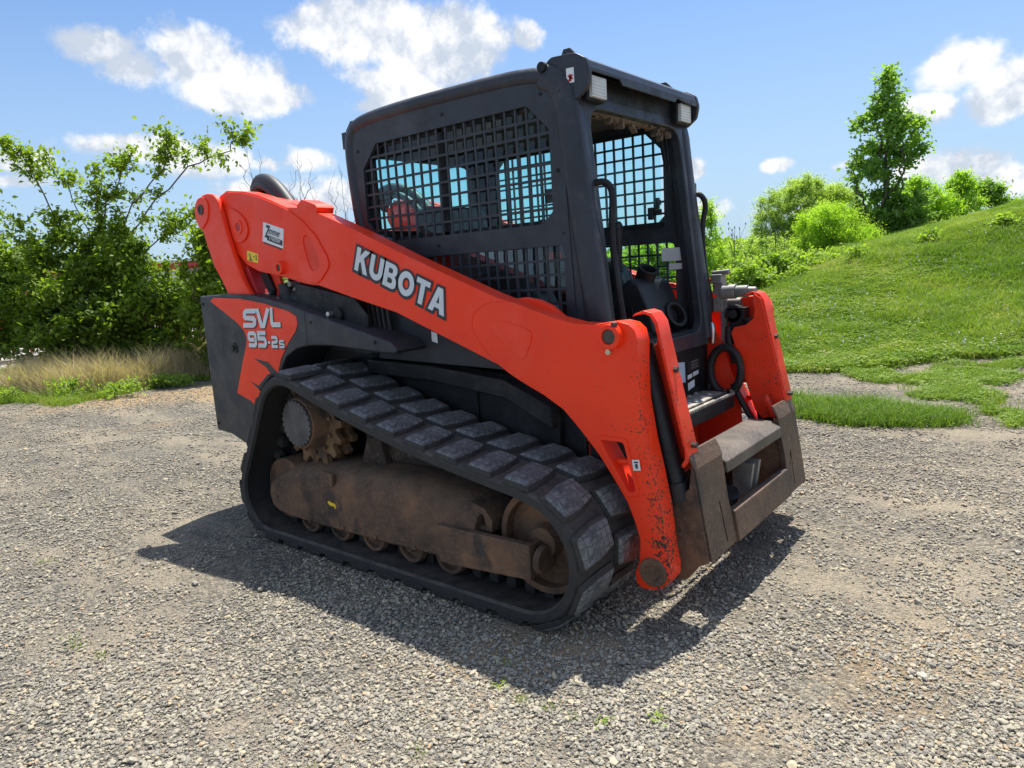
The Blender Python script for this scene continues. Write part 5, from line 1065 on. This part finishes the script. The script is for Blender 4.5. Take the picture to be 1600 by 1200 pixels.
# =================================================================== PLANTS
LF_MAPLE = leafmat('shrub_leaves', (.040, .095, .016), (.235, .315, .036), .48)
LF_POP = leafmat('poplar_leaves', (.085, .17, .04), (.27, .41, .09), .5)
LF_WIL = leafmat('willow_leaves', (.18, .32, .03), (.38, .52, .07), .55)
LF_GREY = leafmat('greygreen_leaves', (.20, .29, .08), (.38, .47, .16), .55)
LF_MID = leafmat('mid_green_leaves', (.08, .17, .025), (.28, .38, .07), .48)
def leaves(name, C, A, size, aspect, m, parent, tint, seed, fold=.25, droop=.0):
    """one folded diamond-shaped blade per leaf: C centres, A directions"""
    r = np.random.default_rng(seed); n = len(C); A = A/np.linalg.norm(A, axis=1)[:, None]; up = r.normal(0, .55, (n, 3))+np.array([0, 0, 1.0]); B = np.cross(A, up); B /= np.linalg.norm(B, axis=1)[:, None]+1e-9; U = np.cross(B, A)
    s = (size*r.uniform(.6, 1.25, n))[:, None]; w = s*aspect/2
    base = C; mid = C+A*s*.45; tip = C+A*s-U*s*.12; lft = mid+B*w+U*w*fold; rgt = mid-B*w+U*w*fold
    V = np.stack([base, lft, tip, rgt], 1).reshape(-1, 3); i4 = np.arange(n)*4; F = np.stack([i4, i4+1, i4+2, i4, i4+2, i4+3], 1).reshape(-1, 3)
    me = bpy.data.meshes.new(name); me.vertices.add(len(V)); me.vertices.foreach_set('co', V.astype(np.float32).ravel()); me.loops.add(F.size); me.loops.foreach_set('vertex_index', F.ravel()); me.polygons.add(len(F)); me.polygons.foreach_set('loop_start', np.arange(0, F.size, 3)); me.update(calc_edges=True)
    a = me.attributes.new('tint', 'FLOAT', 'POINT'); a.data.foreach_set('value', np.repeat(np.clip(tint, 0, 1), 4).astype(np.float32)); me.materials.append(m)
    o = bpy.data.objects.new(name, me); COL.objects.link(o); o.parent = parent; return o
FW3 = np.array([FW[0], FW[1], 0]); RT3 = np.array([RT[0], RT[1], 0]); UP3 = np.array([0, 0, 1.])
def grow(name, label, cat, D, S, env, ntips, nleaf, leaf, aspect, m, seed, group=None, stems=1, zbase=None, spread=.16, sprays=(), trunk_h=.3, bare=False, tintbias=0., rtip=.004, height_pow=1.0, droopy=0.):
    """env: list of (ds, dd, z, rs, rd, rz, weight) ellipsoids relative to the foot"""
    r = np.random.default_rng(seed); P0 = xy(D, S); z0 = float(height(P0[0:1], P0[1:2])[0]) if zbase is None else zbase
    root = empty(name, (P0[0], P0[1], z0)); tag(root, label, cat, group)
    tips = []; wts = np.array([e[6] for e in env], float); wts /= wts.sum()
    for i in range(ntips):
        e = env[r.choice(len(env), p=wts)]; d = r.normal(size=3); d /= np.linalg.norm(d); rad = r.random()**.45
        q = np.array([e[0]+d[0]*rad*e[3], e[1]+d[1]*rad*e[4], e[2]+d[2]*rad*e[5]]); q[2] = max(q[2], .12); tips.append(q)
    nodes = [np.array([r.normal(0, .04*stems), r.normal(0, .04*stems), 0.]) for _ in range(stems)]; par = [-1]*stems; 
    for i in range(stems):
        nodes.append(nodes[i]+np.array([r.normal(0, .05), r.normal(0, .05), trunk_h])); par.append(i)
    tips.sort(key=lambda q: q[2]*.9+.35*math.hypot(q[0], q[1])); ends = []
    def attach(q, nseg, wob):
        A_ = np.array(nodes[stems:]); dv = q-A_; dist = np.linalg.norm(dv, axis=1); pen = dist+1.4*np.maximum(0, .12-dv[:, 2])+.15*np.abs(dv[:, :2]).sum(1); j = int(np.argmin(pen))+stems; p = nodes[j]; last = j
        for k_ in range(1, nseg+1):
            f = k_/nseg; w = p+(q-p)*f; w = w+np.array([0, 0, 1])*np.linalg.norm(q-p)*.10*math.sin(math.pi*f)+(r.normal(0, wob, 3) if k_ < nseg else 0); nodes.append(w); par.append(last); last = len(nodes)-1
        ends.append(last)
    # a central leader for tall trees
    extra = []
    for sp_ in sprays:
        pl = [np.array(q, float) for q in (sp_ if isinstance(sp_, list) else [sp_])]
        attach(pl[0], 5, .02); last = len(nodes)-1; ends.pop()
        for a_ in range(1, len(pl)):
            for f in (.25, .5, .75, 1.0):
                w = pl[a_-1]+(pl[a_]-pl[a_-1])*f+r.normal(0, .02, 3); nodes.append(w); par.append(last); last = len(nodes)-1
                if a_ >= 1:
                    if bare or zbase is not None or r.random() < .75: extra.append(w+r.normal(0, .13, 3)*np.array([1, .7, 1])+np.array([0, 0, .05]))
        ends.append(last)
    for q in extra: attach(q, 2, .01)
    for q in tips: attach(q, 3, .010 if bare else .025)
    Pn = np.array(nodes); par = np.array(par); cnt = np.zeros(len(nodes))
    for e in ends: cnt[e] += 1
    for i in range(len(nodes)-1, -1, -1):
        if par[i] >= 0: cnt[par[i]] += cnt[i]
    rad = rtip*np.maximum(cnt, 1)**.48
    # branches
    V = []; F = []; sg = 5; ang = np.arange(sg)/sg*6.28318
    I = np.where(par >= 0)[0]; p = Pn[par[I]]*1.0; q = Pn[I]; dv = q-p; ln = np.linalg.norm(dv, axis=1)[:, None]+1e-9; T = dv/ln; hlp = np.where(np.abs(T[:, 2:3]) > .9, np.array([[1., 0, 0]]), np.array([[0, 0, 1.]])); a_ = np.cross(T, hlp); a_ /= np.linalg.norm(a_, axis=1)[:, None]; b_ = np.cross(T, a_)
    r0 = np.minimum(rad[par[I]], rad[I]*1.6)[:, None, None]; r1 = rad[I][:, None, None]
    ringv = a_[:, None, :]*np.cos(ang)[None, :, None]+b_[:, None, :]*np.sin(ang)[None, :, None]
    VV = np.concatenate([p[:, None, :]+ringv*r0, q[:, None, :]+ringv*r1], 1); nI = len(I); V = VV.reshape(-1, 3)
    V = V[:, 0:1]*RT3+V[:, 1:2]*FW3+V[:, 2:3]*UP3
    k_ = np.arange(sg); f = np.stack([k_, (k_+1) % sg, sg+(k_+1) % sg, sg+k_], 1)[None]+(np.arange(nI)*2*sg)[:, None, None]; F = f.reshape(-1, 4)
    me = bpy.data.meshes.new('branches'); me.vertices.add(len(V)); me.vertices.foreach_set('co', V.astype(np.float32).ravel()); me.loops.add(F.size); me.loops.foreach_set('vertex_index', F.ravel()); me.polygons.add(len(F)); me.polygons.foreach_set('loop_start', np.arange(0, F.size, 4)); me.polygons.foreach_set('use_smooth', np.ones(len(F), bool)); me.update(calc_edges=True); me.materials.append(BARK)
    bo = bpy.data.objects.new('branches' if stems > 1 else 'trunk', me); COL.objects.link(bo); bo.parent = root
    if bare: return root
    # leaves along the outer twigs
    thin = np.where((cnt <= 3) & (par >= 0))[0]; k = nleaf*len(ends); src = r.choice(thin, k); f = r.random(k)[:, None]
    C = Pn[par[src]]*(1-f)+Pn[src]*f; tw = Pn[src]-Pn[par[src]]; tw /= np.linalg.norm(tw, axis=1)[:, None]+1e-9; C = C+r.normal(0, spread, (k, 3))*np.array([1, 1, .7])*r.random((k, 1)); C[:, 2] = np.maximum(C[:, 2], .05)
    A_ = tw*.6+r.normal(0, .7, (k, 3)); A_[:, 2] -= .25+droopy
    cl = r.random(len(Pn))[src]; tint = .25+.35*cl+.25*r.random(k)+tintbias+.15*(C[:, 2]-C[:, 2].mean())/max(.3, C[:, 2].std())*.5
    tint += (r.random(k) < .04)*.5
    X3 = lambda Q: Q[:, 0:1]*RT3+Q[:, 1:2]*FW3+Q[:, 2:3]*UP3
    leaves('crown', X3(C), X3(A_), leaf, aspect, m, root, tint, seed+1)
    return root
# left: big spreading shrub
grow('shrub', 'big spreading broad-leaved shrub with long leafy sprays, behind the left verge', 'shrub', 11.2, -6.2,
     [(-.2, 0, 1.1, 1.55, 1.1, .90, 8), (-1.0, 0, 1.2, .9, .9, .8, 2.2), (.65, 0, 1.1, .85, .8, .8, 2.2), (0, -.5, .55, 1.7, .5, .35, 1.6), (-.15, 0, 1.95, .95, .7, .45, 1.1), (-.6, 0, 2.4, .40, .3, .35, .25), (.25, 0, 2.4, .35, .3, .35, .22)],
     560, 78, .085, .58, LF_MAPLE, 11, 'shrubs along the left verge', stems=5, trunk_h=.35, spread=.15, tintbias=.03,
     sprays=[[(-.35, 0, 2.0), (-.75, 0, 2.75), (-1.05, 0, 3.55), (-1.25, 0, 3.70)], [(-.2, 0, 2.2), (-.45, .1, 2.9), (-.75, .1, 3.5)], [(.1, 0, 1.9), (.55, 0, 2.7), (1.05, 0, 3.2), (1.25, 0, 3.78)], [(.1, 0, 1.9), (.75, 0, 2.6), (1.5, -.1, 3.2), (2.15, -.1, 3.42), (2.4, -.1, 3.6)], [(-.5, 0, 1.8), (-1.1, 0, 2.35), (-1.75, 0, 2.9)], [(0, 0, 2.2), (.0, 0, 2.9), (.05, 0, 3.35)], [(.3, 0, 1.8), (1.0, 0, 2.3), (1.55, 0, 2.55)], [(-.1, 0, 2.3), (.25, .1, 2.9), (.55, .1, 3.5)]])
grow('shrub', 'narrow upright shrub directly behind the tail of the loader', 'shrub', 10.6, -4.35,
     [(0, 0, 1.1, .48, .5, 1.0, 3), (.05, 0, 1.9, .30, .3, .45, 1.0), (.7, .2, 1.2, .5, .5, .8, 1)], 170, 70, .085, .6, LF_MAPLE, 12, 'shrubs along the left verge', stems=3, spread=.14, tintbias=.08)
grow('shrub', 'rounded dark shrub at the left edge of the photo', 'shrub', 11.4, -8.6, [(0, 0, 1.25, 1.15, .9, 1.05, 3), (.4, 0, 1.9, .6, .6, .6, 1)], 240, 60, .10, .6, LF_MAPLE, 13, 'shrubs along the left verge', stems=4, spread=.18)
grow('shrub', 'leafy shrub beyond the left edge of the verge', 'shrub', 12.0, -10.8, [(0, 0, 1.2, 1.2, .9, 1.0, 3)], 150, 50, .11, .6, LF_MAPLE, 14, 'shrubs along the left verge', stems=4, spread=.2)
# low green weeds in the verge
for i, (D, S, h_, lb) in enumerate(((9.15, -5.15, .26, 'low bright weed clump, middle of the left verge'), (9.35, -6.9, .26, 'low bright weed clump at the left edge of the verge'), (9.75, -4.75, .20, 'low bright weed clump nearest the loader tail'), (9.2, -5.8, .36, 'tallest bright weed clump in front of the big shrub'), (9.9, -4.9, .22, 'thin weed clump among the dead grass'))):
    grow('weed', lb, 'weed', D, S, [(0, 0, h_*.5, .36, .2, h_*.5, 1)], 20, 22, .07, .30, LF_MID, 130+i, 'weeds in the left verge', stems=4, trunk_h=.06, spread=.07, rtip=.002, tintbias=.2)
for i, (D, S, h_, lb) in enumerate(((12.9, 5.3, .30, 'pale leafy weed at the lower left foot of the bank crest'), (12.8, 6.3, .36, 'pale leafy weed on the crest left of the poplar'), (12.7, 7.6, .26, 'small leafy weed on the crest right of the poplar'), (12.2, 8.6, .24, 'small leafy weed highest on the right of the crest'))):
    grow('weed', lb, 'weed', D, S, [(0, 0, h_*.5, .22, .16, h_*.5, 1)], 16, 22, .09, .4, LF_MID, 170+i, 'leafy weeds on the bank', stems=4, trunk_h=.04, spread=.06, rtip=.002, tintbias=.3)
# bare saplings behind the hood
for i, (D, S, zt, lb) in enumerate(((14, -4.75, 4.15, 'leafless sapling, leftmost of the three behind the hood'), (14, -3.80, 3.85, 'leafless sapling, middle one of the three behind the hood'), (14, -3.05, 3.55, 'leafless sapling closest to the cab'))):
    grow('bare_sapling', lb, 'sapling', D, S, [(0, 0, zt-.7, .42, .3, .65, 1), (0, 0, zt-1.2, .25, .2, .5, .5)], 80, 1, .1, .5, LF_MID, 150+i, 'leafless saplings behind the loader', stems=1, trunk_h=1.6, bare=True, rtip=.0017, sprays=[(0, 0, zt)])
# right: poplar, willows, shrubs
grow('poplar_tree', 'tall slender poplar towering over the shrubs on the right', 'tree', 21, 11.25,
     [(0, 0, 4.4, .50, .5, 1.0, 1.5), (.15, 0, 3.5, .95, .8, .9, 2.4), (-.2, 0, 2.5, 1.05, .8, .8, 1.6), (.1, 0, 1.15, 1.2, .9, .95, 6.0), (.6, 0, 3.0, .6, .5, .5, .8), (-.75, 0, 3.9, .35, .35, .35, .25), (-.85, 0, 2.6, .4, .4, .4, .3)],
     400, 34, .12, .8, LF_POP, 27, 'trees and shrubs beyond the bank', stems=1, trunk_h=1.0, spread=.17, zbase=.95, sprays=[[(0, 0, 2.2), (.03, 0, 3.4), (-.02, 0, 4.6), (-.05, 0, 5.35)]], rtip=.006)
WILS = [('bright yellow-green willow, largest and nearest of the willows', 19, 8.75, .55, [(0, 0, 1.05, 1.15, .9, .95, 3), (-.2, 0, 1.5, .7, .6, .55, 1.2), (.75, 0, .8, .6, .6, .6, 1.2)], 420, 120, .065, .28, LF_WIL, .1),
        ('feathery grey-green willow behind the bright one on its left', 23, 9.35, .7, [(0, 0, 1.5, 1.35, 1, 1.35, 3), (-.5, 0, 1.5, .9, .7, .9, 1), (.3, 0, 2.5, .7, .6, .55, 1)], 420, 110, .08, .26, LF_GREY, .1),
        ('olive willow between the bright willow and the poplar', 24, 11.3, .8, [(0, 0, 1.4, 1.3, 1, 1.2, 3), (-.3, 0, 2.3, .7, .6, .5, 1)], 280, 90, .09, .28, LF_GREY, .15),
        ('loose olive shrub right of the poplar', 22, 13.1, 1.15, [(0, 0, 1.1, .9, .8, .95, 3), (-.4, 0, 1.7, .4, .4, .6, 1)], 210, 75, .09, .35, LF_WIL, -.1),
        ('pointed yellow-green shrub beside the loose olive one', 23, 14.6, 1.35, [(0, 0, .9, .85, .8, .8, 3), (.1, 0, 1.7, .35, .35, .5, 1)], 190, 75, .09, .35, LF_WIL, .0),
        ('low grey-green shrub at the crest right of the poplar', 20, 12.4, .95, [(0, 0, .55, 1.0, .7, .5, 3)], 130, 75, .08, .3, LF_GREY, .05),
        ('small broad-leaved tree standing apart near the right edge', 25, 17.05, 1.75, [(-.2, 0, 1.35, .3, .3, .45, 1), (.2, 0, .95, .45, .4, .5, 1.6)], 70, 60, .11, .7, LF_POP, .1),
        ('low dark shrub farthest right on the crest', 28, 20.2, 1.8, [(0, 0, .6, .9, .7, .45, 1), (.9, 0, .7, .8, .6, .5, 1)], 110, 60, .11, .6, LF_POP, .1),
        ('low scrub right of the small broad-leaved tree', 26, 18.6, 1.7, [(0, 0, .4, .9, .6, .35, 1)], 80, 60, .1, .4, LF_WIL, -.05)]
for i, (lb, D, S, zb, env, nt_, nl_, lf, asp, mm_, tb) in enumerate(WILS):
    grow('willow' if 'willow' in lb else 'shrub', lb, 'willow' if 'willow' in lb else 'shrub', D, S, env, nt_, nl_, lf, asp, mm_, 200+i, 'trees and shrubs beyond the bank', stems=4, trunk_h=.25, spread=.16, zbase=zb, tintbias=tb, droopy=.1)
# leafy thicket between loader and bank
TH = [('yellow-green sapling directly right of the cab handle', 14.2, 4.0, .35, [(0, 0, 1.1, .45, .4, .85, 2), (.05, 0, 1.7, .22, .2, .4, .6)], 90, 60, .07, .35, LF_WIL, .0),
      ('broad-leaved weed thicket behind the hydraulic couplers', 12.8, 4.3, .3, [(0, 0, .5, .55, .45, .5, 1)], 70, 55, .10, .55, LF_MID, .2),
      ('dark leafy thicket under the tall weed stalks', 13.4, 5.15, .35, [(0, 0, .5, .62, .5, .5, 1)], 90, 60, .10, .55, LF_MID, .0),
      ('leafy thicket at the foot of the bright willow', 14.0, 6.15, .45, [(0, 0, .45, .62, .5, .42, 1)], 80, 55, .11, .4, LF_MID, .25),
      ('low leafy thicket at the left foot of the bank', 15.5, 7.2, .5, [(0, 0, .45, .7, .5, .42, 1)], 80, 55, .10, .45, LF_MID, .2),
      ('tangled thicket seen through the open cab', 14.0, 2.9, .1, [(0, 0, .8, .85, .6, .8, 1)], 130, 60, .10, .5, LF_MID, .12),
      ('thicket hidden mostly by the cab', 15.0, 1.6, .1, [(0, 0, .7, .95, .6, .7, 1)], 110, 60, .10, .5, LF_MID, .1),
      ('pale scrub behind the tall weed stalks', 18.0, 6.4, .4, [(0, 0, .8, 1.1, .7, .6, 1)], 130, 70, .08, .3, LF_GREY, .1),
      ('green scrub filling the gap behind the yellow-green sapling', 17.5, 4.6, .3, [(0, 0, .75, 1.0, .7, .65, 1)], 120, 70, .09, .35, LF_MID, .1)]
for i, (lb, D, S, zb, env, nt_, nl_, lf, asp, mm_, tb) in enumerate(TH):
    grow('sapling' if 'sapling' in lb[:25] else 'thicket', lb, 'sapling' if 'sapling' in lb[:25] else 'thicket', D, S, env, nt_, nl_, lf, asp, mm_, 300+i, 'thicket between the loader and the bank', stems=5, trunk_h=.15, spread=.12, zbase=zb, tintbias=tb, rtip=.003)
# tall weed stalks with seed heads
def stalk(D, S, zb, h_, seed, lb):
    r = random.Random(seed); P0 = xy(D, S); root = empty('tall_weed', (P0[0], P0[1], zb)); tag(root, lb, 'weed', 'tall weed stalks with seed heads')
    m = MB(); hd = []
    def br(p, d, ln, rr, lv):
        d = Vector(d).normalized(); q = p+d*ln; m.tube([p, p+d*ln*.5+Vector((r.uniform(-.01, .01), r.uniform(-.01, .01), 0)), q], [rr*.7, rr*.4], 5, smooth=0); hd.append(q)
        if lv: 
            for k in range(5):
                f = .35+.13*k; a = r.random()*6.28; br(p+d*ln*f, (math.cos(a)*.5, math.sin(a)*.5, 1), ln*(.42-.05*k), rr*.5, lv-1)
    br(Vector((0, 0, 0)), (r.uniform(-.05, .05), r.uniform(-.05, .05), 1), h_, .010, 1); m.build('stem', STK, root)
    m = MB()
    for q in hd: m.cyl(q, q+Vector((0, 0, .022)), .006, .012, 7); m.cyl(q+Vector((0, 0, .022)), q+Vector((0, 0, .055)), .012, .004, 7)
    m.build('seed_heads', STK, root, kind='stuff')
    C = []; A_ = []; rr_ = np.random.default_rng(seed)
    k = 60; C = np.stack([rr_.normal(0, .03, k), rr_.normal(0, .03, k), rr_.uniform(.1, h_*.7, k)], 1); A_ = np.stack([rr_.normal(0, 1, k), rr_.normal(0, 1, k), rr_.uniform(-.3, .4, k)], 1)
    leaves('leaves', C, A_, .13, .3, LF_MID, root, rr_.uniform(.2, .6, k), seed)
STK = plain('green_stalk', (.09, .12, .05), .8, 0, .1, .3)
for i, (D, S, zb, h_, wd) in enumerate(((14.0, 5.10, .5, 1.72, 'tallest'), (14.3, 5.28, .5, 1.55, 'second tallest'), (14.6, 4.72, .5, 1.36, 'thin left-hand'), (13.8, 4.50, .45, 1.12, 'short left-hand'), (14.9, 5.0, .5, 1.35, 'middle rear'), (15, 5.75, .55, 1.30, 'right-hand'), (15.2, 6.0, .55, 1.05, 'short right-hand'), (14.4, 5.5, .5, 1.25, 'leaning right-hand'), (15.0, 4.3, .45, 1.2, 'leftmost rear'))):
    stalk(D, S, zb, h_, 400+i, wd+' weed stalk with brown seed heads left of the willows')
# far belt of trees
def belt(name, label, D0, D1, S0, S1, h_, n, m, seed, size):
    r = np.random.default_rng(seed); D = r.uniform(D0, D1, n); S = r.uniform(S0, S1, n); hh = h_*(.45+.9*fbm(S*.12, D*.05, seed)); z = hh*r.random(n)**.6; P = xy(D, S)
    C = np.stack([P[:, 0], P[:, 1], z], 1); leaves(name, C, r.normal(size=(n, 3)), size, .8, m, None, .3+.5*fbm(S*.6, z*.7, seed+1)+.15*r.random(n), seed); tag(bpy.data.objects[name], label, kind='stuff')
belt('distant_woods', 'distant line of trees along the horizon', 95, 125, -120, 160, 4.2, 26000, LF_MID, 31, 1.1)
belt('far_thicket', 'far green thicket low on the horizon behind the loader', 32, 40, -3, 30, 1.9, 16000, LF_MID, 32, .3)

# =================================================================== BUILDING AND PARKED MACHINES FAR LEFT
def part(name, c, size, m, par, bev=0, ang=0): q = MB(); q.box(c, size, Matrix.Rotation(ang, 3, 'Z') if ang else None); return q.build(name, m, par, bev)
WALLM = plain('pale_sheet_wall', (.55, .57, .60), .6, 0, .1, .06); REDM = plain('red_trim', (.45, .035, .03), .5, 0, .1, .1); DRKM = plain('dark_window', (.04, .05, .06), .2, 0, 0, .2)
P0 = xy(40, -23); bld = empty('shed', (P0[0], P0[1], 0)); bld.rotation_euler = (0, 0, -YAW); tag(bld, 'long pale metal shed with red roof trim behind the left shrubs', 'shed')
wl = part('wall', (0, 4, 1.25), (24, 8, 2.5), WALLM, bld)
for i in range(60): part('cladding_rib', (-11.8+.4*i, -.02, 1.35), (.06, .05, 2.2), WALLM, wl)
part('roof_trim', (0, -.12, 2.72), (24.6, .3, .42), REDM, bld, .02); part('roof', (0, 4, 2.98), (24.6, 8.8, .10), WALLM, bld); part('base_panel', (0, -.04, .5), (23.9, .06, 1.0), plain('grey_plinth', (.20, .21, .23), .7), bld)
for i in range(4): f_ = part('window', (-8+5*i, -.06, 1.6), (1.4, .08, .7), DRKM, bld); part('frame', (-8+5*i, -.09, 1.98), (1.5, .05, .06), WALLM, f_)
def implement(D, S, lb, sc_, ang):
    P0 = xy(D, S); root = empty('farm_implement', (P0[0], P0[1], 0)); root.rotation_euler = (0, 0, -YAW+ang); root.scale = (sc_,)*3; tag(root, lb, 'farm implement', 'red machines parked behind the left shrubs')
    part('hopper', (0, 0, 1.05), (1.5, .9, .55), REDP2, root, .06); part('frame', (0, 0, .62), (2.0, .12, .12), REDP2, root, .02); part('drawbar', (0, -.9, .5), (.12, 1.4, .12), REDP2, root, .02)
    for x in (-.75, .75):
        m = MB(); m.cyl((x-.09, .1, .36), (x+.09, .1, .36), .36, .36, 24); w_ = m.build('wheel', PLASTIC, root, .03); m = MB(); m.cyl((x-.10, .1, .36), (x+.10, .1, .36), .17, .17, 16); m.build('rim', REDP2, w_)
    for k in range(6):
        m = MB(); m.tube([(-.8+.32*k, .45, .66), (-.8+.32*k, .70, .50), (-.8+.32*k, .62, .10)], .025, 6); m.build('tine', REDP2, root)
REDP2 = plain('red_implement_paint', (.42, .03, .03), .5, 0, .1, .2)
implement(16, -11.0, 'red implement parked leftmost behind the shrubs', 1.15, .2); implement(16, -8.3, 'red implement parked behind the middle of the big shrub', 1.1, -.3); implement(16.5, -7.0, 'red implement parked nearest the loader tail', .95, .4)
# pale road behind the shrubs
PRM = plain('pale_road', (.40, .37, .33), .95, 0, .2, .1)
rd = grid_mesh('gravel_road', np.linspace(14.2, 26, 12), np.linspace(0, 1, 60), lambda D, A: (lambda P: np.stack([P[..., 0], P[..., 1], height(P[..., 0], P[..., 1])+.008], -1))(xy(D, -30+27*A)), PRM)
tag(rd, 'pale stony track running behind the left shrubs', kind='structure')
